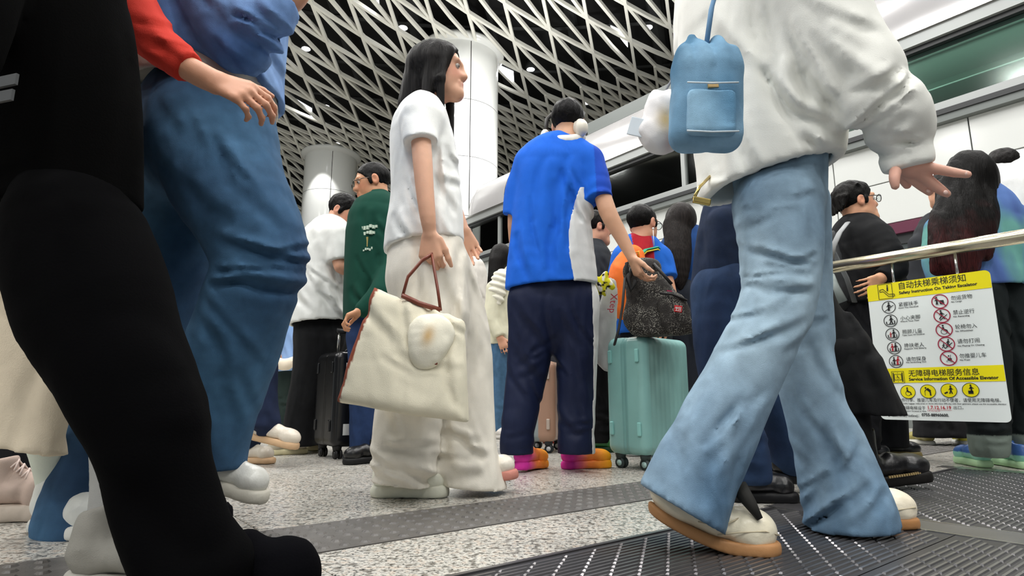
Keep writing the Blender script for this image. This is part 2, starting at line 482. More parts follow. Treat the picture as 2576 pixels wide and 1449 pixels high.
M_CHROME = mat('brushed_steel', 'c6c5c0', .26, metal=1.0, bump=.04, scale=300, stretch=(1, 1, .05))
M_CEIL = mat('ceiling_dark', '1b1c1d', .9, var=.35, vscale=.9)
M_DUCT = mat('duct_dark', '2a2c2d', .7)
M_BEAM = mat('lattice_beam', 'f4f3ea', .5)
M_WHITE = mat('white_panel', 'd3d5d2', .2, coat=.3)
M_COLUMN = mat('column_enamel', 'f3f5f3', .12, coat=.6)
M_SEAM = mat('seam_dark', '1a1a1b', .7)
M_MAROON = mat('maroon_strip', '571a35', .35)
M_FRAME = mat('frame_grey', '9a9d9c', .35, metal=.3)
M_FRAMED = mat('frame_dark', '222426', .4)
M_TUBE = mat('curved_cladding', 'b4b2b3', .22, metal=.3, var=.06, vscale=1.3)
M_INT = mat('interior_green', 'a7b3ad', .7)
M_INTL = mat('interior_beam', 'c9d3cd', .5)
M_GREY = mat('grey_cladding', '6e7371', .45, metal=.2)
def glass(name, tint, rough=.03, ior=1.5):
    m, n, l, b = nt(name); out = n['Material Output']
    t = N(n, 'ShaderNodeBsdfTransparent'); t.inputs[0].default_value = (*lin(tint), 1)
    g = N(n, 'ShaderNodeBsdfGlossy'); g.inputs['Roughness'].default_value = rough; g.inputs[0].default_value = (.95, 1, .97, 1)
    fr = N(n, 'ShaderNodeFresnel', i_IOR=ior)
    mx = N(n, 'ShaderNodeMixShader'); l.new(fr.outputs[0], mx.inputs[0]); l.new(t.outputs[0], mx.inputs[1]); l.new(g.outputs[0], mx.inputs[2])
    l.new(mx.outputs[0], out.inputs[0]); return m
M_GLASS = glass('window_glass', 'bcd0c8', .12); M_GLASSD = glass('dark_window_glass', '8d9693', .05, 2.3)
M_LAMP = mat('lamp_diffuser', 'ffffff', .5, emit='fdfdff', es=9.0)

# ---------------- floor: granite slabs, tactile strip, ribbed metal plates
floor = MB()
floor.add([(-40, -14, -.012), (30, -14, -.012), (30, 60, -.012), (-40, 60, -.012)], [(0, 1, 2, 3)])
FLOOR = floor.build('floor', M_GROUT, kind='structure', label='pale speckled granite paving of the station hall', cat=None)
TW, TD = .9, .6
tile_cache = {}
def tile(a0, a1, b0, b1, parent=FLOOR, nm='slab', m=None, z=0.0, th=.012):
    w, d = round(a1 - a0, 3), round(b1 - b0, 3); key = (w, d, nm)
    g = .0016; cpos = L((a0 + a1) / 2, (b0 + b1) / 2, z)
    if key not in tile_cache:
        x, y, c = w / 2 - g, d / 2 - g, .0022
        vs = [(-x, -y, -th), (x, -y, -th), (x, y, -th), (-x, y, -th), (-x, -y, -c), (x, -y, -c), (x, y, -c), (-x, y, -c),
              (-x + c, -y + c, 0), (x - c, -y + c, 0), (x - c, y - c, 0), (-x + c, y - c, 0)]
        fs = [(8, 9, 10, 11)] + [(i, (i + 1) % 4, 4 + (i + 1) % 4, 4 + i) for i in range(4)] + [(4 + i, 4 + (i + 1) % 4, 8 + (i + 1) % 4, 8 + i) for i in range(4)]
        me = bpy.data.meshes.new(nm); me.from_pydata(vs, [], fs); me.update(); me.materials.append(m or M_GRAN); tile_cache[key] = me
    o = bpy.data.objects.new(nm, tile_cache[key]); COL.objects.link(o); o.parent = parent
    o.location = cpos - off(parent); o.rotation_euler = (0, 0, ANG)
    return o
B_S0, B_S1, B_P = 1.355, 1.66, 1.03         # strip edges and plate edge along D1
rows = [(B_P, B_S0)] + [(B_S1 + i * TD, B_S1 + (i + 1) * TD) for i in range(8)]
nt_ = 0
for ri, (b0, b1) in enumerate(rows):
    for ai in range(-4, 9):
        a0 = .49 + ai * TW
        c = L(a0 + TW / 2, (b0 + b1) / 2)
        if c[1] < .4 or abs(c[0]) > c[1] * .95 + 1.0 or c[1] > 7: continue
        tile(a0, a0 + TW, b0, b1); nt_ += 1
# the paving further off and beside, too far to tell slabs apart
far = MB()
def quadL(mb, a0, a1, b0, b1, z):
    mb.add([L(a0, b0, z), L(a1, b0, z), L(a1, b1, z), L(a0, b1, z)], [(0, 1, 2, 3)])
quadL(far, -30, 40, B_S1 + 8 * TD, 60, -.001); quadL(far, -30, .49 - 4 * TW, B_S1, B_S1 + 8 * TD, -.001); quadL(far, .49 + 9 * TW, 40, B_S1, B_S1 + 8 * TD, -.001)
for ri, (b0, b1) in enumerate(rows):     # fill where no slab was laid
    for ai in range(-4, 9):
        a0 = .49 + ai * TW; c = L(a0 + TW / 2, (b0 + b1) / 2)
        if c[1] < .4 or abs(c[0]) > c[1] * .95 + 1.0 or c[1] > 7: quadL(far, a0, a0 + TW, b0, b1, -.001)
quadL(far, -30, .49 - 4 * TW, -10, B_S0, -.001); quadL(far, 3.62, 40, -10, B_P, -.001)
quadL(far, .49 + 9 * TW, 40, B_P, B_S0, -.001)
far.build('far_paving', M_GRAN, FLOOR)
st = MB(); st.box(L(4, (B_S0 + B_S1) / 2, -.004), (12, (B_S1 - B_S0) / 2 - .002, .0055), (D2, D1, UP))
ST = st.build('tactile_strip', M_STRIP, FLOOR)
studs = MB()
for i in range(190):
    for j in range(6):
        a = -1.2 + i * .05; b = B_S0 + .03 + j * .049
        c = L(a, b, .0015)
        if c[1] < .5: continue
        vs = []
        for k in range(8):
            t = k * math.pi / 4; vs.append(c + D2 * (.0145 * math.cos(t)) + D1 * (.0145 * math.sin(t)))
        for k in range(8):
            t = k * math.pi / 4; vs.append(c + D2 * (.009 * math.cos(t)) + D1 * (.009 * math.sin(t)) + UP * .0042)
        studs.add(vs, [(k, (k + 1) % 8, 8 + (k + 1) % 8, 8 + k) for k in range(8)] + [tuple(range(8, 16))])
studs.build('stud', M_STRIP, ST, kind='stuff')
# metal plates: a base sheet with raised ribs broken into short bars
def plate(a0, a1, b0, b1):
    p = MB(); p.box(L((a0 + a1) / 2, (b0 + b1) / 2, -.005), ((a1 - a0) / 2 - .0015, (b1 - b0) / 2 - .0015, .005), (D2, D1, UP))
    po = p.build('floor_plate', M_STEELD, FLOOR)
    r = MB(); nb = int((b1 - b0 - .02) / .0165); seg = .088; na = int((a1 - a0 - .02) / seg)
    for j in range(nb):
        b = b0 + .016 + j * .0165; sh = (j % 4) * seg / 4
        for i in range(na):
            u0 = a0 + .012 + i * seg + sh; u1 = min(u0 + seg - .006, a1 - .008)
            if u1 - u0 < .012: continue
            c = L((u0 + u1) / 2, b)
            if c[1] < .25 or c[0] > c[1] * .95 + .4: continue
            hw, hh, tp = .0042, .0032, .0026
            vs = [L(u0, b - hw), L(u1, b - hw), L(u1, b + hw), L(u0, b + hw),
                  L(u0 + .004, b - tp, hh), L(u1 - .004, b - tp, hh), L(u1 - .004, b + tp, hh), L(u0 + .004, b + tp, hh)]
            r.add(vs, [(4, 5, 6, 7), (0, 1, 5, 4), (1, 2, 6, 5), (2, 3, 7, 6), (3, 0, 4, 7)])
    r.build('plate_rib', M_STEEL, po, kind='stuff')
plate(-.8, 1.83, .55, B_P - .012); plate(-.8, 1.83, -.35, .55); plate(1.97, 3.5, .35, B_P - .012); plate(1.97, 3.5, -.6, .35)
tr = MB(); tr.box(L(1.9, .1, -.002), (.066, .95, .004), (D2, D1, UP)); tr.build('smooth_strip', M_STEEL, FLOOR)
for a, hw in ((1.83, .004), (1.97, .004)):
    q = MB(); q.box(L(a, .1, .0005), (hw, .95, .0025), (D2, D1, UP)); q.build('edge_bar', M_CHROME, FLOOR)
q = MB(); q.box(L(3.56, .1, -.001), (.05, 1.0, .003), (D2, D1, UP)); q.build('edge_bar', M_CHROME, FLOOR)
q = MB(); q.box(L(1.4, B_P - .004, .0), (2.2, .006, .003), (D2, D1, UP)); q.build('edge_bar', M_STEEL, FLOOR)

# ---------------- ceiling: dark shell and the lattice of white beams under it
CC = np.array([-3.1, -7.6, 0]); DA = math.radians(2.536); A0 = math.radians(-4.3)
RH, HZ, RC = 28.0, 9.2, 7.0                  # radius where the ceiling starts to bend down, its height, bend radius
def shell_pt(s, a, d=0.0):                   # s: length run from the middle, a: bearing, d: offset outwards
    if s <= RH: r, z = s, HZ + d
    else:
        t = (s - RH) / RC
        if t < math.pi / 2: r, z = RH + (RC + d) * math.sin(t), HZ - RC + (RC + d) * math.cos(t)
        else: r, z = RH + RC + d, HZ - RC - (t - math.pi / 2) * RC
    return CC + np.array([r * math.sin(a), r * math.cos(a), z])
sh = MB(); ss = [0.01, 10, 20, 28] + [28 + i * RC * math.pi / 2 / 8 for i in range(1, 9)] + [28 + RC * math.pi / 2 + HZ - RC + .3]
na = 72
for i, s in enumerate(ss):
    for k in range(na): sh.v.append(tuple(shell_pt(s, 2 * math.pi * k / na, 1.1)))
for i in range(len(ss) - 1):
    for k in range(na):
        if i >= 3 and not (k <= 24 or k >= 58): continue      # the hall stays open behind the camera
        a, b = i * na + k, i * na + (k + 1) % na
        sh.f.append((a, a + na, b + na, b)); sh.m.append(0)
CEIL = sh.build('ceiling', M_CEIL, kind='structure', label='dark ceiling void behind a white triangular beam lattice')
# ducts and pipes in the void
for k in range(16):
    a = A0 + (k - 4) * DA * 2.1 + .01; q = MB()
    q.tube([shell_pt(s, a + .004 * math.sin(k + s), .75) for s in (8, 16, 24, 28, 31)], .09 + .06 * (k % 3), 8)
    q.build('duct', M_DUCT, CEIL)
for k in range(8):
    q = MB(); s = 13 + k * 2.1
    q.tube([shell_pt(s + .15 * i, A0 + (i - 12) * DA, .55) for i in range(0, 30, 3)], .05, 6); q.build('pipe', M_DUCT, CEIL)
nbeam = 0
def beam(fn, u0, u1, n, lift=0.0):
    """a flat bar standing on edge: fn(u) -> (run, bearing)"""
    global nbeam
    hw, dp = .035, .095
    pts = [fn(u0 + (u1 - u0) * i / n) for i in range(n + 1)]
    bot = [shell_pt(s, a, lift) for s, a in pts]; top = [shell_pt(s, a, dp + lift) for s, a in pts]
    vs = []; fs = []
    for i in range(n + 1):
        t = bot[min(i + 1, n)] - bot[max(i - 1, 0)]; nn = top[i] - bot[i]; w = nrm(np.cross(t, nn)) * hw
        vs += [bot[i] - w, bot[i] + w, top[i] + w, top[i] - w]
    for i in range(n):
        for k in range(4):
            a, b = i * 4 + k, i * 4 + (k + 1) % 4; fs.append((a, b, b + 4, a + 4))
    fs += [(3, 2, 1, 0), (4 * n, 4 * n + 1, 4 * n + 2, 4 * n + 3)]
    q = MB().add(vs, fs); q.build('beam', M_BEAM, CEIL); nbeam += 1
S_LO, S_HI = 14.5, 28 + RC * 1.35
def rb(a): return 25.8 - .135 * math.degrees(a) - .6
I_LO, I_HI = -7, 14                          # bearings, in lattice steps
R00 = 21.46
for i in range(I_LO, I_HI + 1):
    beam(lambda u, i=i: (u, A0 + i * DA), S_LO, S_HI, 14)
    if i < I_HI:
        a = A0 + (i + .5) * DA; r0 = R00 + .61 + 1.22 * i; r0 += 1.5 * .5; r0 += 1.5 * math.ceil((rb(a) - r0) / 1.5); beam(lambda u, a=a: (u, a), r0, S_HI, 10)
for slope in (1.22, 2.72):
    lo_k = int((S_LO - R00 - slope * I_HI) / 1.5) - 1; hi_k = int((S_HI - R00 - slope * I_LO) / 1.5) + 1
    for k2 in range(2 * lo_k, 2 * hi_k):
        k = k2 / 2
        ends = [i / 4 for i in range(4 * I_LO, 4 * I_HI + 1) if S_LO <= R00 + 1.5 * k + slope * i / 4 <= S_HI and
                (k2 % 2 == 0 or R00 + 1.5 * k + slope * i / 4 >= rb(A0 + i / 4 * DA))]
        if k2 % 2: ends = [u for u in ends if (abs(u % 1 - .5) < .01 if slope < 2 else abs((u * 2) % 1) < .01)] + ends[-1:]
        if len(ends) < 3: continue
        beam(lambda u, k=k, slope=slope: (R00 + 1.5 * k + slope * u, A0 + u * DA), ends[0], ends[-1], max(3, int((ends[-1] - ends[0]) * 1.5)), .012 if slope < 2 else .024)
# lamps: slanting panel lights and small round downlights in the void
def panel_lamp(c, rot, label, light=True, sz=(.75, .95), group='rectangular panel lamps in the ceiling void', drop=0.0):
    o = empty('ceiling_panel_lamp', c, label, 'lamp', group)
    c = np.array(c, float); u = np.array([math.cos(rot), math.sin(rot), 0]); v = np.array([-math.sin(rot), math.cos(rot), 0])
    MB().box(c + UP * .05, (sz[0] * .5 + .04, sz[1] * .5 + .04, .05), (u, v, UP)).build('housing', M_DUCT, o, bevel=.01)
    MB().box(c - UP * .005, (sz[0] * .5, sz[1] * .5, .006), (u, v, UP)).build('diffuser', M_LAMP, o)
    if light:
        ld = bpy.data.lights.new('panel_light', 'AREA'); ld.shape = 'RECTANGLE'; ld.size = sz[0]; ld.size_y = sz[1]
        ld.energy = LAMP_W; ld.color = LAMP_C
        lo = bpy.data.objects.new('panel_light', ld); COL.objects.link(lo); lo.parent = o; lo.location = (0, 0, -.03); lo.rotation_euler = (0, 0, rot)
    return o
names = ['bright slanted panel lamp behind the beams above the left column', 'bright slanted panel lamp just right of the tall column top',
         'bright slanted panel lamp near the upper middle of the ceiling lattice', 'bright slanted panel lamp cut by the top edge of the picture']
def tri_lamp(pts, nm):       # a lit triangular cell of the lattice
    vs = []
    for px, py in pts:
        q = ray(px, py); vs.append(CAM + q * ((9.34 - CH_) / q[2]))
    c = sum(vs) / 3; o = empty('ceiling_panel_lamp', c, nm, 'lamp', 'triangular panel lamps set in the ceiling lattice')
    MB().add([v for v in vs] + [v + UP * .02 for v in vs], [(0, 1, 2), (5, 4, 3), (0, 3, 4, 1), (1, 4, 5, 2), (2, 5, 3, 0)]).build('diffuser', M_LAMP, o)
    bg = [c + (v - c) * 1.12 + UP * .03 for v in vs]; MB().add(bg + [v + UP * .2 for v in bg], [(2, 1, 0), (3, 4, 5), (0, 1, 4, 3), (1, 2, 5, 4), (2, 0, 3, 5)]).build('housing', M_DUCT, o)
for pts, nm in zip([[(745, 251), (784, 274), (785, 294)], [(1252, 164), (1291, 181), (1293, 211)], [(1536, 66), (1578, 85), (1579, 119)], [(925, -16), (953, 3), (955, 24)]], names): tri_lamp(pts, nm)
k = 0
for ix in range(5):
    for iy in range(6):
        x = -10 + ix * 4.2; y = -8.5 + iy * 3.9
        panel_lamp((x, y, 9.06), ANG, 'panel lamp high in the ceiling void over the concourse', True)
def downlight(px, py, nm):
    r = ray(px, py); c = CAM + r * ((9.75 - CH_) / r[2])
    o = empty('downlight', c, nm, 'lamp', 'small round downlights in the ceiling void')
    MB().tube([c - UP * .02, c + UP * .25], .15, 16).build('can', M_DUCT, o, True)
    MB().disc(c - UP * .025, np.array([1., 0, 0]), np.array([0, -1., 0]), .115, 20).build('lens', M_LAMP, o)
for (px, py), nm in zip([(1014, 68), (770, 121), (820, 266), (1335, 173), (1630, 67), (1475, 258), (848, 360), (805, 385)],
    ['small round downlight above the long haired woman', 'small round downlight at the left edge of the lattice', 'small round downlight right of the left panel lamp',
     'small round downlight right of the tall column', 'small round downlight at the upper right of the lattice', 'small round downlight above the grey box on the gallery',
     'faint round downlight above the left column', 'faint round downlight at the rim of the left column']):
    downlight(px, py, nm)

# ---------------- columns
def column(px, top_py, wpx, Y, label):
    c = P(px, 700, Y); R = wpx * .5 * zd(P(px, top_py, Y)) / F; zt = Z(px, top_py, Y)
    o = empty('column', (c[0], Y, 0), label, 'column', 'round white columns'); o['kind'] = 'structure'
    hs = [0.0, 1.6, 3.1, 4.6, 6.1, 7.6, zt]; hs = [h for h in hs if h < zt - .4] + [zt]
    q = MB(); q.tube([(c[0], Y, 0), (c[0], Y, zt)], R - .02, 40); q.build('core', M_SEAM, o, True)
    for i in range(len(hs) - 1):
        for k in range(4):
            a0 = k * math.pi / 2 + .35 + .01; a1 = (k + 1) * math.pi / 2 + .35 - .01; n = 14; q = MB(); vs = []; z0, z1 = hs[i] + .006, hs[i + 1] - .006
            for j in range(n + 1):
                a = a0 + (a1 - a0) * j / n
                for zz in (z0, z1): vs.append((c[0] + R * math.cos(a), Y + R * math.sin(a), zz))
                for zz in (z0, z1): vs.append((c[0] + (R - .03) * math.cos(a), Y + (R - .03) * math.sin(a), zz))
            fs = []
            for j in range(n):
                b = 4 * j; fs += [(b, b + 4, b + 5, b + 1)]
            q.add(vs, fs); q.build('cladding_panel', M_COLUMN, o, True)
    q = MB(); q.tube([(c[0], Y, zt - .02), (c[0], Y, zt + .05), (c[0], Y, zt + .11), (c[0], Y, zt + .2)], [R, R + .13, R + .16, R + .1], 48)
    q.build('collar', M_COLUMN, o, True)
def column_wash(px, Y, zt):
    c = P(px, 700, Y); ld = bpy.data.lights.new('column_spot', 'SPOT'); ld.energy = 260; ld.spot_size = math.radians(46); ld.spot_blend = .35; ld.shadow_soft_size = .08; ld.color = LAMP_C
    lo = bpy.data.objects.new('column_spot', ld); COL.objects.link(lo); lo.location = (c[0] + .1, Y - 2.0, zt); lo.rotation_euler = Vector((-.1, 1.1, -2.0)).to_track_quat('-Z', 'Y').to_euler()
column_wash(816, 21.0, 9.0)
column(816, 402, 126, 21.0, 'round white enamel column behind the man in the white tee')
column(1150, 152, 188, 14.6, 'tall round white column behind the long haired woman')

# ---------------- the long gallery wall on the right
ND = D2                                       # wall normal points back at the camera
DW = 7.7
def WL(s, z, dout=0.0): return D2 * (DW - dout) + D1 * s + UP * z
def wbox(s0, s1, z0, z1, d0, d1):
    return MB().box((WL(s0, z0, d0) + WL(s1, z1, d1)) / 2, (abs(s1 - s0) / 2, abs(z1 - z0) / 2, abs(d1 - d0) / 2), (D1, UP, -D2))
S0, S1 = -3.0, 11.6
WALL = wbox(S0, S1, 0, 3.42, -.3, -.12).build('wall_right', M_SEAM, kind='structure', label='long gallery wall of glossy white panels with black joints')
zs = [(2.36, 2.86), (2.872, 3.36)]
s_edges = [S0, -1.4, 0.15, 1.7, 3.14, 4.7, 6.25, 7.8, 9.35, 10.6, S1]
for z0, z1 in zs:
    for a, b in zip(s_edges[:-1], s_edges[1:]): wbox(a + .006, b - .006, z0, z1, -.12, 0).build('wall_panel', M_WHITE, WALL, bevel=.004)
wbox(S0, S1, 2.22, 2.35, -.12, .01).build('maroon_band', M_MAROON, WALL)
wbox(S0, S1, 2.10, 2.22, -.14, -.04).build('lintel', M_FRAMED, WALL)
for a, b in zip(s_edges[:-1], s_edges[1:]):
    wbox(a + .03, b - .03, .12, 2.1, -.12, -.06).build('screen_panel', M_GLASSD if int(a * 3) % 2 else M_GREY, WALL)
    wbox(a - .03, a + .03, .0, 2.12, -.12, 0.03).build('screen_post', M_CHROME, WALL, bevel=.006)
wbox(S0, S1, 0, .12, -.12, .02).build('plinth', M_GREY, WALL)
# ledge and windows of the gallery
wbox(S0, S1, 3.36, 3.44, -.12, .10).build('ledge', M_GREY, WALL)
WIN = empty('window_1', WL(S0, 3.44), None, None, None, 'structure'); WIN['label'] = 'band of green tinted gallery windows above the white wall'
wbox(S0, S1, 3.44, 3.5, -.1, .12).build('sill', M_FRAMED, WIN); wbox(S0, S1, 3.5, 3.6, -.1, .08).build('lower_rail', M_FRAME, WIN)
wbox(S0, S1, 4.30, 4.36, -.1, .08).build('upper_rail', M_FRAMED, WIN); wbox(S0, S1, 4.36, 4.5, -.1, .13).build('top_rail', M_FRAME, WIN)
wbox(S0, S1, 4.5, 4.53, -.05, .16).build('drip_edge', M_CHROME, WIN)
we = [S0, 0.2, 3.4, 4.62, 5.35, 7.9, 10.2, S1]
for a, b in zip(we[:-1], we[1:]):
    wbox(a + .03, b - .03, 3.6, 4.3, .0, .012).build('pane', M_GLASS if b <= 4.7 else M_GLASSD, WIN)
    if a > 4: wbox(a - .035, a + .035, 3.6, 4.3, -.06, .05).build('mullion', M_FRAME, WIN)
# added fill strips, unseen behind the gallery sill, brightening the interior from below
M_SILLFILL = mat('sill_fill_glow', 'ffffff', .5, emit='e6fff2', es=2.0)
for k, a in enumerate(np.arange(S0 + .4, 10.4, 1.5)):
    wbox(a, a + 1.2, 3.47, 3.5, -.35, -.28).build('sill_fill', M_SILLFILL, WALL)
    ld = bpy.data.lights.new('gallery_fill', 'AREA'); ld.shape = 'RECTANGLE'; ld.size = 1.2; ld.size_y = .1; ld.energy = 9 if a < 4 else 3.5; ld.color = (.9, 1, .95)
    lo = bpy.data.objects.new('gallery_fill', ld); COL.objects.link(lo); lo.location = WL(a + .6, 3.53, -.45); lo.rotation_euler = (math.pi, 0, ANG + math.pi / 2)
wbox(S0, S1, 3.45, 5.4, -2.2, -2.1).build('gallery_back', M_INT, WALL)
wbox(S0, S1, 3.40, 3.45, -2.2, -.1).build('gallery_floor', M_GREY, WALL)
wbox(S0, S1, 4.5, 4.55, -2.2, -.1).build('gallery_ceiling', M_INT, WALL)
for d, z, w in ((-.5, 4.05, .035), (-1.2, 3.8, .06), (-1.9, 4.3, .05)): wbox(S0, S1, z, z + w * 2, d - w, d).build('gallery_rail', M_INTL, WALL)
# curved cladding over the windows
q = MB(); n = 14; vs = []; R_ = .88
prof = [(4.53 + R_ * math.sin(t), .14 - R_ * .55 * (1 - math.cos(t))) for t in [math.pi / 2 * i / n for i in range(n + 1)]]
cs = [S0, 0.2, 3.4, 5.35, 7.9, 9.9, 11.15]
for a, b in zip(cs[:-1], cs[1:]):
    q = MB(); vs = []
    for s in np.linspace(a + .006, b - .006, 4):
        for z, d in prof: vs.append(WL(s, z, d))
    m_ = n + 1; fs = [(i * m_ + j, (i + 1) * m_ + j, (i + 1) * m_ + j + 1, i * m_ + j + 1) for i in range(3) for j in range(n)]
    q.add(vs, fs); q.build('curved_panel', M_TUBE, WALL, True)
# rounded end of the cladding, windows and wall
q = MB(); vs = []
for k in range(9):
    t = math.pi / 2 * k / 8
    for z, d in prof:
        sc = .45 * math.sin(t); vs.append(WL(11.15 + sc * (1 - .0 * d), z, d - (1 - math.cos(t)) * .5))
fs = [(i * m_ + j, (i + 1) * m_ + j, (i + 1) * m_ + j + 1, i * m_ + j + 1) for i in range(8) for j in range(n)]
q.add(vs, fs); q.build('curved_panel', M_TUBE, WALL, True)
wbox(S1 - .05, S1, 0, 5.41, -2.3, -.3).build('end_panel', M_WHITE, WALL)
wbox(S0, S1 - .1, 5.40, 5.44, -2.2, -.30).build('roof_edge', M_FRAMED, WALL)
bx = wbox(8.0, 5.7, 5.44, 5.85, -1.0, -.55).build('gallery_roof_box', M_GREY, WALL, bevel=.01)
# added fill lights, hidden on the gallery roof, to brighten the lattice
for k, a in enumerate((2.0, 5.0, 8.0, 10.6)):
    c = WL(a, 5.62, -1.3); wbox(a - .35, a + .35, 5.44, 5.6, -1.5, -1.1).build('fill_housing', M_DUCT, WALL, bevel=.01)
    ld = bpy.data.lights.new('lattice_fill', 'AREA'); ld.shape = 'RECTANGLE'; ld.size = .6; ld.size_y = .35; ld.energy = (200, 200, 190, 45)[k]; ld.color = LAMP_C
    lo = bpy.data.objects.new('lattice_fill', ld); COL.objects.link(lo); lo.location = c; lo.rotation_euler = Vector((-D2[0] * .9, -D2[1] * .9, 1.0)).to_track_quat('-Z', 'Y').to_euler()
# lettering on the wall
def text_mesh(txt, size, o, u, v, font=None, align='LEFT', bold=0.0):
    """characters as flat print lying on the plane (o, u, v)"""
    cu = bpy.data.curves.new('t', 'FONT'); cu.body = txt; cu.size = size; cu.align_x = align; cu.offset = bold; cu.resolution_u = 2
    ob = bpy.data.objects.new('t', cu); COL.objects.link(ob)
    dg = bpy.context.evaluated_depsgraph_get(); me = ob.evaluated_get(dg).to_mesh()
    vs = [np.array(o) + np.array(u) * w.co.x + np.array(v) * w.co.y for w in me.vertices]; fs = [tuple(p.vertices) for p in me.polygons]
    ob.evaluated_get(dg).to_mesh_clear(); bpy.data.objects.remove(ob); bpy.data.curves.remove(cu)
    return vs, fs
M_INK = mat('print_black', '17181a', .5); M_INKR = mat('print_red', 'b3202f', .5)
def wall_hit(px, py):
    r = ray(px, py); t = (DW - CAM @ D2) / (r @ D2); return CAM + r * t
g0 = wall_hit(2113, 541) - D2 * .008
vs, fs = text_mesh('Ga', .115, g0, -D1, UP); MB().add(vs, fs).build('lettering', M_INK, WALL)

# ================================================================== PEOPLE: shared builders
SKIN = lin('d9a98c'); LIP = lin('b9695f'); HAIRC = lin('0f0d0c')
def M_cloth(name, rough=.85, bump=.25, scale=420, var=.06, vscale=14, sheen=0, stretch=(1, 1, 1), spec=.22, wr=0.0, wrs=9.0):
    return mat(name, None, rough, attr=True, bump=bump, scale=scale, var=var, vscale=vscale, sheen=sheen, stretch=stretch, spec=spec, wr=wr, wrs=wrs)
M_SKIN = mat('skin', None, .5, attr=True, bump=.08, scale=500, var=.05, vscale=25, spec=.4)
MATS['skin'].node_tree.nodes['Principled BSDF'].inputs['Subsurface Weight'].default_value = .12
MATS['skin'].node_tree.nodes['Principled BSDF'].inputs['Subsurface Radius'].default_value = (.012, .005, .003)
M_COT = M_cloth('cotton', wr=.5); M_DEN = M_cloth('denim', .9, .35, 700, .16, 22, 0, wr=.45, wrs=11); M_KNIT = M_cloth('fleece', .95, .14, 420, .05, 10, 0, wr=.35, wrs=6)
M_BLK = M_cloth('black_cloth', .95, .15, 300, .1, 10, 0, spec=.04); M_SYN = M_cloth('track_cloth', .6, .15, 300, .08, 12, 0, wr=.4); M_CANV = M_cloth('canvas', .9, .35, 520, .05, 9, 0, wr=.5)
M_LEATH = M_cloth('leather', .32, .2, 130, .08, 20, 0, spec=.5); M_RUB = M_cloth('rubber', .55, .12, 160, .05, 20, 0); M_PLAS = M_cloth('plastic', .3, .04, 90, .03, 8, 0, spec=.5)
def hairmat(name, a, b, st):
    m, n, l, bs = nt(name); tc = N(n, 'ShaderNodeTexCoord'); mp = N(n, 'ShaderNodeMapping'); mp.inputs['Scale'].default_value = st
    nz = N(n, 'ShaderNodeTexNoise', i_Scale=1.0, i_Detail=3.0); l.new(tc.outputs['Object'], mp.inputs[0]); l.new(mp.outputs[0], nz.inputs['Vector'])
    at = N(n, 'ShaderNodeAttribute'); at.attribute_name = 'Col'
    mr = N(n, 'ShaderNodeMapRange'); mr.inputs['From Min'].default_value = .35; mr.inputs['From Max'].default_value = .65; mr.inputs['To Min'].default_value = a; mr.inputs['To Max'].default_value = b
    l.new(nz.outputs['Fac'], mr.inputs[0]); sc = N(n, 'ShaderNodeVectorMath', operation='SCALE'); l.new(at.outputs['Color'], sc.inputs[0]); l.new(mr.outputs[0], sc.inputs['Scale'])
    l.new(sc.outputs[0], bs.inputs['Base Color']); bs.inputs['Roughness'].default_value = .5; bs.inputs['Specular IOR Level'].default_value = .12
    bp = N(n, 'ShaderNodeBump', i_Strength=.8, i_Distance=.004); l.new(nz.outputs['Fac'], bp.inputs['Height']); l.new(bp.outputs[0], bs.inputs['Normal'])
    return m
M_HAIR = hairmat('hair_long', .35, 1.3, (240, 240, 7)); M_HAIRS = hairmat('hair_short', .35, 1.3, (190, 190, 70))
M_EYE = mat('eye', None, .15, attr=True, spec=.6); M_GLS = mat('spectacle_frame', '15151a', .3); M_GLSM = mat('spectacle_wire', '6a5f58', .3, metal=.8)
M_LENS = glass('spectacle_lens', 'e8f0f0', .02)

def person(label, Y0, px, group=None, zb=0.0):
    p = P(px, 1000, Y0)
    return empty('person', (p[0], Y0, zb), label, 'person', group)
def C(c): return lin(c)
def grad(c0, c1, t): t = np.clip(t, 0, 1)[:, None]; return np.array(c0) * (1 - t) + np.array(c1) * t
def mottle(c0, c1, fr, seed=0, sharp=1.6, bias=0.0):
    def f(V): return grad(C(c0), C(c1), .5 + bias + sharp * .5 * vnoise((V * np.array(fr) + seed * 3.7).astype(np.float32)))
    return f
def flat(c): cc = np.array(C(c)); return lambda V: np.tile(cc, (len(V), 1))

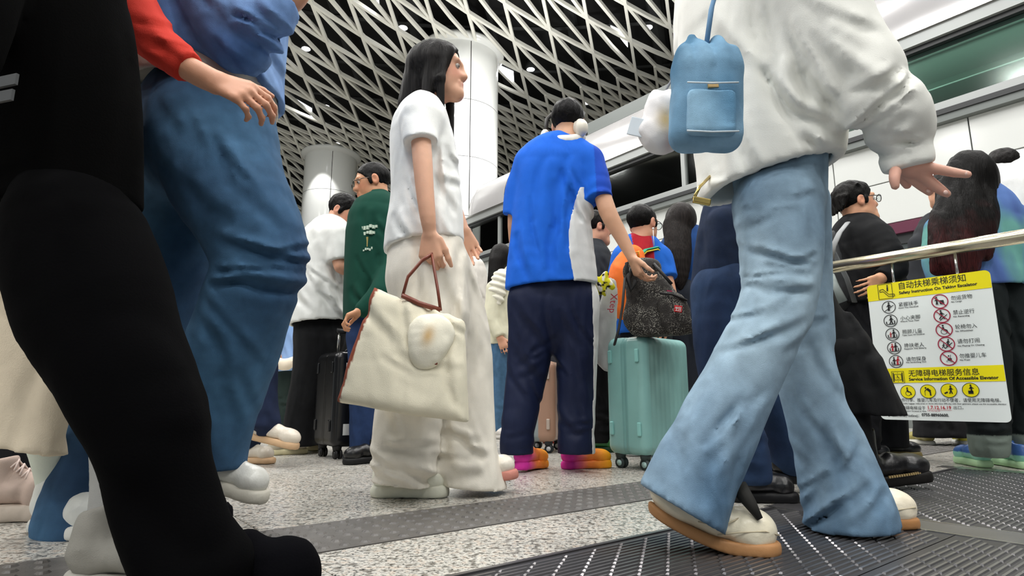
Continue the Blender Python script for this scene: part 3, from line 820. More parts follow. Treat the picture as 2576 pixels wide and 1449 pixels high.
def head(root, ctr, fwd, up=(0, 0, 1), s=1.0, skin='d9a98c', hair='short', hairc='14110f', glasses=None, eyes=True, nape=.16, vox=.0038, female=False, neckdir=None):
    """returns the skin chunk; hangs hair, eyes, brows and glasses on the person"""
    R = frame(fwd, up); ctr = np.array(ctr, float); sk = np.array(C(skin))
    e = []
    e.append(ell((0, -.012, .035), (.073, .093, .082)))
    face = U(.03, ell((0, -.012, .035), (.073, .093, .082)), ell((0, .028, -.028), (.061, .066, .084)),
             cone((-.046, .005, -.062), (0, .07, -.092), .02, .02), cone((.046, .005, -.062), (0, .07, -.092), .02, .02),
             ell((0, .078, -.092), (.022, .018, .018)))
    face = U(.018, face, cone((0, .088, .022), (0, .107, -.02), .0065, .0095), cone((-.011, .096, -.026), (.011, .096, -.026), .0078, .0078),
             cone((-.04, .079, .029), (.04, .079, .029), .011, .011))
    face = SUB(.016, face, ell((-.031, .104, .008), (.017, .018, .0095)), ell((.031, .104, .008), (.017, .018, .0095)))
    face = U(.007, face, cone((-.02, .089, -.053), (.02, .089, -.053), .0065, .0065), cone((0, .094, -.053), (0, .094, -.052), .008, .008),
             cone((-.017, .089, -.065), (.017, .089, -.065), .0072, .0072), cone((0, .093, -.066), (0, .093, -.066), .008, .008))
    ears = []
    for sg in (-1, 1):
        er = SUB(.006, ell((sg * .077, -.006, -.002), (.011, .021, .033)), ell((sg * .087, .0, .0), (.008, .011, .019)))
        ears.append(er)
    nd = np.array(neckdir) if neckdir is not None else np.array([0, -.028, -.2])
    nk = cone((0, -.018, -.055), nd * (nape / .16) + np.array([0, -.012, 0]), .05 if female else .056, .052 if female else .062)
    sd = XF(U(.012, U(.035, face, nk), *ears), ctr, R, s)
    def cf(V):
        q = ((V - ctr) @ R.T) / s
        c = np.tile(sk, (len(V), 1))
        lip = np.exp(-((q[:, 2] + .059) / .0085) ** 2) * np.exp(-(q[:, 0] / .02) ** 2) * (q[:, 1] > .085)
        c = c * (1 - lip[:, None] * .75) + np.array(LIP) * (lip[:, None] * .75)
        far = (q * q).sum(1) > .03; ck = np.exp(-((np.abs(q[:, 0]) - .04) ** 2 + (q[:, 2] + .02) ** 2) / .0008) * (q[:, 1] > .03) + (np.abs(q[:, 0]) > .075) * .8
        ck = np.where(far, 0, ck); return c * (1 - .16 * ck[:, None] * np.array([0, 1, .9]))
    T = lambda v: ctr + (np.array(v) * s) @ R
    if eyes:
        for sg in (-1, 1):
            q = MB(); q.sphere(T((sg * .031, .0775, .008)), .0118 * s, 12, 8); o = q.build('eye', M_EYE, root, True)
            fz = T((sg * .031, .0775, .008)) + R[1] * .019 * s
            at = o.data.color_attributes.new('Col', 'FLOAT_COLOR', 'POINT'); vv = np.array(q.v); g = np.linalg.norm(vv - fz, axis=1) < .0135 * s
            at.data.foreach_set('color', np.concatenate([np.where(g[:, None], np.array(C('17100c')), np.array(C('b5aca4'))), np.ones((len(vv), 1))], 1).astype(np.float32).ravel())
            b = MB(); b.tube([T((sg * .014, .0895, .028)), T((sg * .03, .086, .0325)), T((sg * .046, .0735, .029))], [.003 * s, .0036 * s, .0018 * s], 6)
            b.build('eyebrow', mat('brow', '1a1512', .8), root, True)
    if glasses:
        gm = M_GLS if glasses == 'dark' else M_GLSM; g = MB()
        for sg in (-1, 1):
            ring = [T((sg * .034 + .025 * math.cos(a), .112 - .004 * abs(math.cos(a)), .004 + .0195 * math.sin(a))) for a in np.linspace(0, 2 * math.pi, 17)]
            g.tube(ring, .0022 * s if glasses == 'dark' else .0013 * s, 6)
            g.tube([T((sg * .059, .108, .01)), T((sg * .077, .06, .012)), T((sg * .08, -.004, .012)), T((sg * .08, -.02, -.005))], .0022 * s, 6)
        g.tube([T((-.01, .113, .008)), T((0, .116, .01)), T((.01, .113, .008))], .0018 * s, 6)
        go = g.build('glasses', gm, root, True)
        ln = MB()
        for sg in (-1, 1): ln.disc(T((sg * .034, .111, .004)), R[0], R[2], .024 * s, 18, sy=.8)
        ln.build('lens', M_LENS, go)
    # hair
    hc = np.array(C(hairc)); capx = ell((0, -.016, .042), (.085, .104, .092))
    jag = lambda a, am=.007, fr=55, sd=0: FOLD(a, am, (fr, fr, fr * .6), sd)
    if hair in ('short', 'crop', 'tuft', 'fringe', 'bowl'):
        cap = ell((0, -.014, .036), (.0795, .1, .0885)) if hair == 'crop' else capx
        yb = {'short': .075, 'crop': .07, 'tuft': .085, 'fringe': .1, 'bowl': .08}[hair]
        # front hairline plane and nape line
        a = CUT(cap, (0, yb, .07), (0, .86, -.5)) if hair != 'fringe' else CUT(cap, (0, .093, .035), (0, .8, -.6))
        zc = -.055 if hair != 'bowl' else -.045
        a = CUT(a, (0, -.03, zc + .03), (0, .35, -1))
        a = CUT(a, (0, -.09, -.052), (0, -.1, -1))
        burn = U(.006, *[ell((sg * .072, .022, .002), (.012, .014, .03)) for sg in (-1, 1)])
        a = U(.012, a, burn)
        a = SUB(.004, a, *[ell((sg * .086, -.004, -.004), (.016, .02, .03)) for sg in (-1, 1)])
        if hair in ('tuft', 'fringe', 'bowl'):
            tf = []
            rr = random.Random(int(abs(ctr[0]) * 1000) + 3)
            for k in range(26):
                t = rr.uniform(-1, 1); u_ = rr.uniform(-.6, 1.0)
                b0 = np.array([t * .06, u_ * .07 - .01, .1 - .02 * t * t - .012 * abs(u_)])
                dr = nrm([t * .4 + rr.uniform(-.3, .3), .55 + .3 * u_ if hair != 'bowl' else -.4, .3 - .5 * max(u_, 0) * (1 if hair == 'fringe' else .3)])
                tf.append(cone(b0, b0 + dr * rr.uniform(.022, .045), .013, .003))
            if hair == 'fringe':
                for k in range(9): tf.append(cone((-.055 + k * .0135, .07, .09), (-.06 + k * .0145, .1, .048 + .008 * math.sin(k * 2.3)), .014, .005))
            if hair == 'bowl':
                for k in range(14): tf.append(cone((-.066 + k * .0101, -.075 - .02 * math.cos((k - 6.5) * .2), .03), (-.07 + k * .0108, -.1, -.03 + .01 * math.sin(k * 3)), .02, .006))
            a = U(.012, a, *tf)
        a = jag(a, .004 if hair == 'crop' else .0055, 60)
        solid('hair', [(XF(a, ctr, R, s), vox)], M_HAIRS, root, hc)
    return (sd, vox, cf, ctr + (np.array(nd) * (nape / .16) * s) @ R)

def hand(wrist, dirn, palm_n, thumb_side, L_=.18, curl=(.35, .35, .4, .45), thumb=.6, spread=.12, r=.0085):
    """wrist -> fingers along dirn; palm_n the way the palm faces; thumb_side +1/-1 along cross(dirn, palm_n)"""
    d = nrm(dirn); n = nrm(np.array(palm_n) - d * np.dot(palm_n, d)); w = np.cross(d, n) * thumb_side
    k = L_ / .18; W_ = np.array(wrist, float); ss = []
    palm = []
    for i in range(4):
        o = (.03 - i * .02) * k
        kn = W_ + d * ((.088 - .006 * abs(i - 1)) * k) + w * o * 1.05
        palm.append(cone(W_ + d * .012 * k + w * o * .62, kn, .0135 * k, .0115 * k))
    ps = U(.014 * k, *palm); ss.append(ps)
    ln = [(.042, .026, .021), (.046, .03, .022), (.043, .027, .021), (.034, .02, .018)]
    for i in range(4):
        o = (.03 - i * .02) * k; kn = W_ + d * ((.088 - .006 * abs(i - 1)) * k) + w * o * 1.05
        a = curl[i]; dd = nrm(d + w * (1.2 - i * .85) * spread); p = kn; rr = r * (1 if i < 3 else .88) * k; ang = 0
        for j in range(3):
            ang += a * (1.0 if j else .8); v = dd * math.cos(ang) + n * math.sin(ang)
            q = p + v * ln[i][j] * k; ss.append(cone(p, q, rr * (1 - .08 * j), rr * (.94 - .1 * j))); p = q
    t0 = W_ + d * .022 * k + w * .03 * k + n * .004; tv = nrm(w * math.sin(thumb) * 1.1 + d * math.cos(thumb) + n * .25)
    t1 = t0 + tv * .042 * k; tv2 = nrm(tv * .75 + d * .5 + n * .2); t2 = t1 + tv2 * .032 * k; t3 = t2 + nrm(tv2 + n * .2) * .026 * k
    ss += [cone(t0, t1, .0145 * k, .0115 * k), cone(t1, t2, .0108 * k, .0098 * k), cone(t2, t3, .0098 * k, .0076 * k)]
    return U(.006 * k, *ss)

def body(root, hd, limbs, vox=None, k=.012):
    """one continuous skin mesh: head, neck, shoulders, arms and hands"""
    ss = [hd[0]]
    for ar, hn in limbs:
        ss.append(cone(hd[3], ar.p0, .045, min(.04, ar.r0 * .9))); ss.append(ar)
        if hn is not None: ss.append(hn)
    solid('body', [(U(k, *ss), vox or hd[1], hd[2])], M_SKIN, root)
def shoe(root, heel, toe, L_=None, w=.048, up_c='e9e4d6', sole_c='b98a5a', vox=.004, height=.075, style='sneaker', nrm_up=None, sole_h=.03, colorfn=None, mat_up=None, lace=None, solefn=None, bend=0.0, seams=None):
    """heel, toe: ends of the sole's underside"""
    heel = np.array(heel, float); toe = np.array(toe, float); d = toe - heel; Ln = np.linalg.norm(d); f_ = d / Ln
    R = frame(f_, nrm_up if nrm_up is not None else (0, 0, 1)); k = Ln
    sh = sole_h / k; W_ = w / k; H = height / k
    up = U(.06, ell((.16, 0, sh + H * .55), (.15, W_ * .8, H * .75)), cone((.15, 0, sh + H * .35), (.5, 0, sh + H * .35), W_ * .8, W_ * .85, .8, (0, 0, 1)),
           ell((.78, 0, sh + H * .28), (.2, W_ * .98, H * .52)), cone((.5, 0, sh + H * .62), (.8, 0, sh + H * .32), W_ * .55, W_ * .5), 
           cone((.2, 0, sh + H * .6), (.22, 0, sh + H * (1.05 if style != 'boot' else 1.9)), W_ * .72, W_ * .74))
    up = CUT(up, (0, 0, sh * .8), (0, 0, -1))
    up = CUT(up, (.2, 0, sh + H * (1.15 if style != 'boot' else 2.0)), (-.25, 0, 1), .02)
    if style != 'boot': up = SUB(.02, up, ell((.19, 0, sh + H * 1.25), (.105, W_ * .5, H * .55)))
    up = FOLD(up, .008, (9, 9, 16), 2)
    flat_ = [cone((.13, 0, sh * .5), (.5, 0, sh * .5), W_ * .82, W_ * .84, 1, (0, 0, 1)), cone((.5, 0, sh * .5), (.82, 0, sh * .5), W_ * .84, W_ * 1.0)]
    so = U(.02, *flat_); so = CUT(CUT(so, (0, 0, 0), (0, 0, -1), .02), (0, 0, sh * 1.15), (0, 0, 1), .02)
    if style == 'chunky': so = FOLD(so, .012, (16, 16, 6), 5)
    if bend:
        bk_ = np.float32(bend / k)
        def bnd(sd):
            def f(p): q = p.copy(); q[:, 2] -= bk_ * (np.clip(.66 - p[:, 0], 0, 1) / .66) ** 1.5; return sd.f(q)
            return S(f, sd.lo, sd.hi + np.array([0, 0, bend / k + .02]))
        up, so = bnd(up), bnd(so)
    o = solid('shoe', [(XF(up, heel, np.array([R[1], -R[0], R[2]]), k), vox)], mat_up or M_LEATH, root, colorfn or flat(up_c))
    solid('sole', [(XF(so, heel, np.array([R[1], -R[0], R[2]]), k), vox)], M_RUB, o, solefn or flat(sole_c))
    if seams:
        A_ = np.array([R[1], -R[0], R[2]]); T_ = lambda v: heel + (np.array(v) * k) @ A_
        for sg in (-1, 1):
            for line in (((.98, .35, .2), (.86, .92, .34), (.66, 1.0, .3), (.5, .92, .22)), ((.7, .55, .62), (.6, .86, .5), (.5, .9, .42), (.36, .84, .5))):
                MB().tube([T_((x, sg * W_ * y * .985, sh + H * z)) for x, y, z in line], .0016, 6).build('seam', mat('seam_' + seams, seams, .8), o, True)
    if lace:
        q = MB(); A = np.array([R[1], -R[0], R[2]])
        T = lambda v: heel + (np.array(v) * k) @ A
        for i in range(4):
            x = .42 + i * .08; z = sh + H * (1.0 - i * .115)
            q.tube([T((x, -W_ * .5, z - H * .05)), T((x + .02, 0, z + H * .1)), T((x + .05, W_ * .5, z - H * .12))], .0028, 6)
            q.tube([T((x, W_ * .5, z - H * .05)), T((x + .02, 0, z + H * .12)), T((x + .05, -W_ * .5, z - H * .12))], .0028, 6)
        q.build('lace', mat('lace_' + lace, lace, .8), o, True)
    return o
def hemcut(a, p1, p2, dirn=(0, 1, 0), k=0.0, below=True, hollow=0.0, th=.019):
    """cut a garment along the line p1-p2 (and dirn): keeps what is above"""
    n = np.cross(np.array(p2) - np.array(p1), dirn); n = nrm(n)
    if (n[2] > 0) == below: n = -n
    c = CUT(a, p1, n, k)
    return HOL(c, a, th, p1, n, hollow) if hollow else c
def limbcut(a, p, d, k=0.0): return CUT(a, p, d, k)

# ================================================================== THE PEOPLE
V_ = lambda *a: np.array(a, float)
def hit(px, py, Y): return P(px, py, Y)

# ---------------- man in the blue and white shirt, seen from behind
def man_blue():
    Y = 2.85; r = person('man in bright blue shirt seen from behind, one hand on a backpack', Y, 1385)
    # shirt
    torso = CP(Y, (1405, 398, 110), (1400, 425, 190), (1392, 500, 196), (1386, 600, 206), (1386, 690, 226), (1386, 770, 234), k=.06, fl=.68)
    sho = CP(Y, (1333, 408, 62, .02), (1410, 378, 74), (1480, 402, 62, -.02), k=.05)
    rs = CP(Y, (1486, 405, 66, -.02), (1500, 450, 66, -.05), (1510, 515, 66, -.08)); cu = P(1508, 497, Y - .08); rs = CUT(rs, cu, P(1510, 515, Y - .08) - P(1500, 450, Y - .05))
    ls = CP(Y, (1326, 412, 62, .02), (1300, 480, 60, .05), (1292, 560, 58, .07)); ls = CUT(ls, P(1294, 542, Y + .07), P(1292, 560, Y + .07) - P(1300, 480, Y + .05))
    a = U(.05, torso, sho); n1, n2 = P(1262, 729, Y), P(1500, 713, Y)
    a = FOLD(a, .004, (9, 9, 2.2), 1); a = WRA(a, Y, (1310, 470, 1450, 680), 88, 11, 190, .011, 9, 3, -.13); a = WRA(a, Y, (1440, 440, 1480, 540), 60, 4, 90, .009, 7, 5, -.1); a = hemcut(a, n1, n2, hollow=.05); a0 = a
    a = U(.03, a, RING(rs, .004, cu, .1, (0, .3, 1), 60), ls)
    xa, xb, za, zb = X(1452, 480, Y - .1), X(1440, 715, Y - .12), Z(1452, 470, Y - .1), Z(1440, 715, Y - .1)
    xr = X(1486, 470, Y)
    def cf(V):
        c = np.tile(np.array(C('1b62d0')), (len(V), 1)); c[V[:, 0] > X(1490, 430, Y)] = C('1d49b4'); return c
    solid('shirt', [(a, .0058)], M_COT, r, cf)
    def pf(p):
        t = (za - p[:, 2]) / (za - zb); tc_ = np.clip(t, 0, 1); e = xa + .012 - .045 * np.sin(tc_ * 3.0) + (xb - xa) * tc_; e2 = xr + .01 + .09 * tc_
        return np.maximum(np.maximum(e - p[:, 0], p[:, 0] - e2), p[:, 2] - za).astype(np.float32)
    ag = S(lambda p: a0.f(p) - .0025, a0.lo, a0.hi); solid('side_panel', [(INT(0, ag, S(pf, a.lo, a.hi)), .0055)], M_COT, r, C('d6d8d8'))
    col = CP(Y, (1378, 346, 24, .06), (1384, 352, 28, -.03), (1410, 355, 30, -.075), (1442, 352, 28, -.065), (1462, 346, 24, .0)); solid('collar', [(col, .0045)], M_COT, r, C('e6e4de'))
    # skin
    hd = head(r, P(1430, 316, Y + .02), (.32, .95, -.12), up=(.04, .1, 1), s=1.0, hair='short', hairc='121112', eyes=False, nape=.13, skin='c99a7c', vox=.005)
    ra = CP(Y, (1505, 450, 40, -.05), (1528, 530, 44, -.09), (1560, 590, 36, -.1), (1590, 648, 26, -.12), k=.02)
    w0 = P(1590, 648, Y - .12); hn = hand(w0, V_(.35, 0, -1), (1, .2, .3), 1, .18, (.7, .75, .8, .85), spread=.05)
    la = CP(Y, (1298, 480, 36, .05), (1294, 570, 34, .08), (1300, 650, 28, -.02 + .16), k=.02); lh = hand(P(1300, 650, Y + .14), V_(0, .1, -1), (1, 0, 0), -1, .18)
    body(r, hd, [(ra, hn), (la, lh)])
    # trousers
    hip = CP(Y, (1390, 700, 200), (1390, 760, 214), k=.05, fl=.56)
    ll = CP(Y, (1342, 760, 124), (1337, 850, 118, .02), (1322, 960, 98, .03), (1303, 1080, 86), (1298, 1180, 84), k=.05)
    rl = CP(Y, (1442, 760, 124, .02), (1448, 850, 112, .02), (1450, 960, 98, .02), (1450, 1080, 92), (1452, 1180, 92), k=.05)
    kn = P(1330, 900, Y)
    a = U(.03, hip, U(.02, ll), rl); a = FOLD(a, .005, (10, 10, 4), 4); a = WRA(a, Y, (1290, 780, 1470, 1080), 70, 14, 130, .008, 8, 4, -.1); a = WRA(a, Y, (1280, 1050, 1470, 1130), 8, 8, 60, .006, 6, 8, -.1); a = WRA(a, Y, (1300, 860, 1380, 940), -30, 4, 80, .008, 7, 9, -.1); a = RING(a, .004, P(1450, 1090, Y), .12, (.1, 0, 1), 50, 3); a = RING(a, .004, P(1300, 1090, Y), .12, (.1, 0, 1), 50, 3)
    a = hemcut(a, P(1255, 1143, Y), P(1500, 1140, Y), hollow=.03)
    solid('trousers', [(a, .0062)], M_SYN, r, C('131c38'))
    def sf(p):
        t = (p[:, 2] - Z(1490, 1120, Y)) / (Z(1490, 720, Y) - Z(1490, 1120, Y)); ex = X(1484, 1120, Y) * (1 - t) + X(1483, 720, Y) * t + .01 * np.sin(np.clip(t, 0, 1) * 3.1)
        return np.maximum(ex - p[:, 0], p[:, 1] - Y - .05).astype(np.float32)
    solid('side_stripe', [(INT(0, S(lambda p: a.f(p) - .0025, a.lo, a.hi), S(sf, a.lo, a.hi)), .0055)], M_SYN, r, C('d9dad8'))
    # shoes, pink at the heel running into orange and yellow
    def pk(h, t):
        h = np.array(h); d = np.array(t) - h; q = d @ d
        def f(V):
            s = ((V - h) @ d) / q
            c = grad(C('e23aa8'), C('f0823c'), (s - .18) / .3); c2 = grad(C('f0823c'), C('f2a51e'), (s - .55) / .35)
            return np.where((s > .5)[:, None], c2, c)
        return f
    h, t = G(1298, 1190), G(1342, 1158); h = V_(*G(1300, 1190)[:2], .012); t = h + V_(.14, .23, -.012)
    shoe(r, h, t, w=.043, height=.07, vox=.0042, colorfn=pk(h, t), solefn=pk(h, t), sole_h=.034, style='chunky', mat_up=M_SYN)
    h = V_(*G(1412, 1180)[:2], 0); t = V_(*G(1540, 1176)[:2], 0)
    shoe(r, h, t, w=.043, height=.07, vox=.0042, colorfn=pk(h, t), solefn=pk(h, t), sole_h=.034, style='chunky', mat_up=M_SYN, lace='15110f')
man_blue()
# his headphones
def headphones():
    Y = 2.85; c = P(1460, 322, Y - .05)
    o = empty('headphones', c, 'cream over-ear headphones on the man in the blue shirt', 'headphones')
    ax = nrm(V_(.85, -.45, -.05)); R = frame(ax)
    q = XF(U(.01, ell((0, 0, 0), (.042, .027, .047)), ell((0, .016, 0), (.034, .022, .039))), c, R)
    solid('ear_cup', [(q, .0035)], M_PLAS, o, C('e6e0d2'))
    solid('ear_cup', [(XF(U(.01, ell((0, 0, 0), (.036, .024, .042))), P(1372, 345, Y + .06), R), .004)], M_PLAS, o, C('e6e0d2'))
    solid('cushion', [(XF(ell((0, -.02, 0), (.034, .014, .04)), c, R), .004)], M_RUB, o, C('cfc8ba'))
    pts = [c + V_(0, .01, .03), P(1468, 285, Y + .0), P(1440, 268, Y + .05), P(1402, 275, Y + .09), P(1376, 300, Y + .1), P(1372, 340, Y + .06)]
    MB().tube(pts, .011, 8).build('headband', mat('band_cream', '2a2826', .5), o, True)
headphones()

# ---------------- woman in white walking past
def woman_white():
    Y = 2.14; r = person('woman with long dark hair in white tee and cream trousers, walking right', Y, 1060)
    hc = P(1104, 183, Y); fw = V_(1, -.12, -.04)
    hd = head(r, hc, fw, s=1.0, hair=None, female=True, skin='dca98c', nape=.15)
    # long straight hair
    R = frame(fw)
    cap = ell((0, -.018, .04), (.088, .108, .092)); cap = CUT(cap, (0, .062, .05), (0, .95, -.35))
    back = U(.03, cone((0, -.05, .02), (0, -.085, -.12), .085, .068, .8, (1, 0, 0)), cone((-.06, -.015, .02), (-.068, -.03, -.17), .03, .02), cone((.06, -.01, .02), (.07, -.02, -.16), .032, .022))
    fr = U(.02, cone((.055, .05, .06), (.078, .03, -.07), .018, .016), cone((.078, .03, -.07), (.075, .045, -.26), .017, .012), cone((-.055, .05, .06), (-.078, .03, -.07), .018, .016), cone((-.078, .03, -.07), (-.07, .05, -.3), .018, .013))
    a = FOLD(U(.02, cap, back, fr), .004, (70, 70, 8), 3)
    solid('hair', [(XF(a, hc, R), .0045)], M_HAIR, r, C('1a1817'))
    # tee
    tr = CP(Y, (1062, 282, 90), (1062, 330, 150), (1068, 400, 168), (1072, 500, 176), (1068, 600, 196), (1066, 680, 204), k=.06, fl=1.25)
    sh = CP(Y, (1066, 292, 84, -.13), (1075, 276, 80), (1080, 290, 84, .15), k=.05)
    sl = CP(Y, (1056, 305, 96, -.14), (1058, 372, 84, -.2)); sl = CUT(sl, P(1060, 352, Y - .2), V_(.12, 0, -1)); sl2 = CP(Y, (1075, 300, 90, .15), (1090, 350, 80, .2)); sl2 = CUT(sl2, P(1085, 345, Y + .2), V_(.1, 0, -1))
    a = FOLD(U(.05, tr, sh), .005, (8, 8, 3), 6); a = WRA(a, Y, (1000, 360, 1150, 600), 78, 12, 130, .010, 9, 3, -.2); a = WRA(a, Y, (1090, 380, 1160, 480), 25, 4, 80, .009, 8, 6, -.15)
    a = hemcut(a, P(955, 642, Y), P(1180, 606, Y), hollow=.06); a = U(.03, a, sl, sl2)
    nk = ell(P(1090, 262, Y), (.05, .075, .05)); a = SUB(.012, a, nk)
    solid('tee', [(a, .0058)], M_COT, r, C('f3f4f1'))
    # arms
    ra = CP(Y, (1056, 318, 50, -.16), (1062, 390, 50, -.2), (1068, 470, 46, -.22), (1076, 545, 40, -.23), (1082, 590, 31, -.22), k=.02)
    hn = hand(P(1082, 588, Y - .22), V_(.05, 0, -1), (.2, 1, 0), 1, .175, (1.1, 1.15, 1.2, 1.2), thumb=.4, spread=.03)
    la = CP(Y, (1090, 330, 60, .2), (1110, 430, 50, .24), (1140, 520, 42, .22), (1165, 580, 32, .2), k=.02); lh = hand(P(1165, 580, Y + .2), V_(.4, 0, -1), (0, -1, 0), 1, .17)
    body(r, hd, [(ra, hn), (la, lh)])
    # wide trousers
    hip = CP(Y, (1070, 600, 186), (1080, 700, 210), k=.05, fl=1.15)
    nl = CP(Y, (1075, 700, 190, -.07), (1085, 850, 190, -.08), (1040, 1000, 180, -.08), (1022, 1120, 176, -.08), (1010, 1195, 150, -.07), (1012, 1228, 150, -.06), k=.06)
    fl_ = CP(Y, (1105, 700, 180, .07), (1150, 850, 170, .1), (1160, 1000, 165, .1), (1165, 1120, 170, .09), (1175, 1200, 180, .08), (1185, 1250, 185, .08), k=.06)
    a = U(.04, hip, nl, fl_); a = FOLD(a, .008, (7, 7, 2.4), 9); a = WRA(a, Y, (980, 680, 1220, 1080), 86, 18, 240, .014, 10, 3, -.15); a = WRA(a, Y, (950, 1110, 1090, 1220), 20, 9, 110, .014, 10, 5, -.17); a = WRA(a, Y, (1120, 1080, 1240, 1220), 30, 6, 120, .012, 10, 7, -.02)
    a = hemcut(a, P(900, 1208, Y - .08), P(1250, 1234, Y + .03))
    solid('trousers', [(a, .0065)], M_COT, r, C('ebe5d8'))
    h, t = V_(*G(936, 1250)[:2], 0), V_(*G(1128, 1250)[:2], 0)
    shoe(r, h, t, w=.05, up_c='e6e6d6', sole_c='dcdccc', vox=.0042, style='chunky', sole_h=.036, height=.08)
    h2 = V_(X(1150, 1230, Y + .1), Y + .12, .0); t2 = V_(X(1268, 1226, Y + .1), Y + .09, .02)
    shoe(r, h2 + V_(0, 0, .02), t2 + V_(.05, 0, .03), w=.045, up_c='e8e0d2', sole_c='c98678', vox=.005, sole_h=.03)
woman_white()
def tote():
    Y = 1.84; o = empty('tote_bag', P(1030, 1060, Y), 'cream canvas tote with brown leather trim carried by the woman in white', 'bag')
    c = [P(942, 722, Y), P(1168, 806, Y - .02), P(1178, 1066, Y - .03), P(852, 1014, Y)]
    ctr = sum(c) / 4; u = nrm((c[1] + c[2]) - (c[0] + c[3])); nn = nrm(np.cross(u, c[0] - c[3])); nn = nn if nn[1] < 0 else -nn; v = np.cross(nn, u)
    def inside(grow):        # tapered slab between the four corners
        pl = []
        for i in range(4):
            a, b = c[i], c[(i + 1) % 4]; e = np.cross(b - a, nn); e = nrm(e)
            if (ctr - a) @ e > 0: e = -e
            pl.append((A3(e), float(a @ e)))
        n3 = A3(nn); nc = float(ctr @ nn); v3 = A3(v); vc = float(ctr @ v)
        def f(p):
            d = np.full(len(p), -9, np.float32)
            for e, k in pl: d = np.maximum(d, p @ e - k)
            hgt = p @ v3 - vc
            th = .052 - .1 * np.clip(hgt, -.2, .2)
            dn = np.abs(p @ n3 - nc) - np.clip(th, .02, .075)
            k = .05; h = np.maximum(k - np.abs(d - dn), 0) / k
            return np.maximum(d, dn) + h * h * k * .25 - grow
        pts = np.array(c); return S(f, pts.min(0) - .12, pts.max(0) + .12)
    b = FOLD(inside(0.0), .005, (11, 11, 11), 4); b = WRA(b, Y, (900, 780, 1150, 1030), 70, 8, 130, .008, 10, 4, -.06); b = WRA(b, Y, (980, 760, 1150, 960), 25, 5, 120, .008, 10, 6, -.06)
    qx = lambda V: (V - c[3]) @ u
    def cf(V):
        col = np.tile(np.array(C('e9e2cb')), (len(V), 1)); hh = (V - ctr) @ v; xx = (V - ctr) @ u
        e0 = c[0] - c[3]; side = np.abs(np.cross(V - c[3], nrm(e0)) @ nn) < .018
        col[side] = C('8e4a36'); return col
    solid('bag_body', [(b, .0055)], M_CANV, o, cf)
    # trim, handles, tag, pouch
    up = lambda p, d=.06: p + nn * d
    th = mat('bag_leather', '7a3b28', .5, bump=.1, scale=120)
    MB().tube([up(P(1018, 748, Y), .03), up(P(1060, 768, Y), .036), up(P(1112, 784, Y), .03)], .008, 8).build('trim', th, o, True)
    top = P(1086, 640, Y + .04)
    MB().tube([up(P(1018, 748, Y), .025), up(P(1030, 700, Y), .02), P(1062, 655, Y + .0), top], .0095, 8, sq=.5).build('handle', th, o, True)
    MB().tube([up(P(1112, 784, Y), .025), up(P(1104, 730, Y), .02), P(1092, 675, Y + .01), top], .0095, 8, sq=.5).build('handle', th, o, True)
    MB().box(up(P(930, 988, Y), .055), (.032, .004, .006), (nrm(c[2] - c[3]), nn, v)).build('leather_tab', th, o, bevel=.002)
    MB().box(up(P(1100, 916, Y), .075), (.016, .004, .006), (nrm(c[2] - c[3]), nn, v)).build('leather_tab', th, o, bevel=.002)
    pou = FOLD(XF(U(.03, ell((0, 0, 0), (.072, .03, .062)), ell((0, -.004, -.05), (.055, .03, .06))), up(P(1095, 846, Y), .06), np.array([u, -nn, v])), .004, 30, 2)
    def pcf(V):
        q = (V - up(P(1095, 846, Y), .06)) @ np.array([u, v]).T; g = np.exp(-((q[:, 0] / .017) ** 2 + ((q[:, 1] + .01) / .028) ** 2))
        return grad(C('f1ecd9'), C('c79b52'), g * .8)
    solid('pouch', [(pou, .0045)], M_COT, o, pcf)
    for dx, z0 in ((-.012, 0), (.0, -.012), (.008, -.024)):
        p0 = up(P(932, 925, Y), .055) + v * z0; MB().box(p0, (.022, .0015, .0018), (nrm(c[2] - c[3]), nn, v)).build('print_line', mat('print_grey', '9a948a', .7), o)
tote()

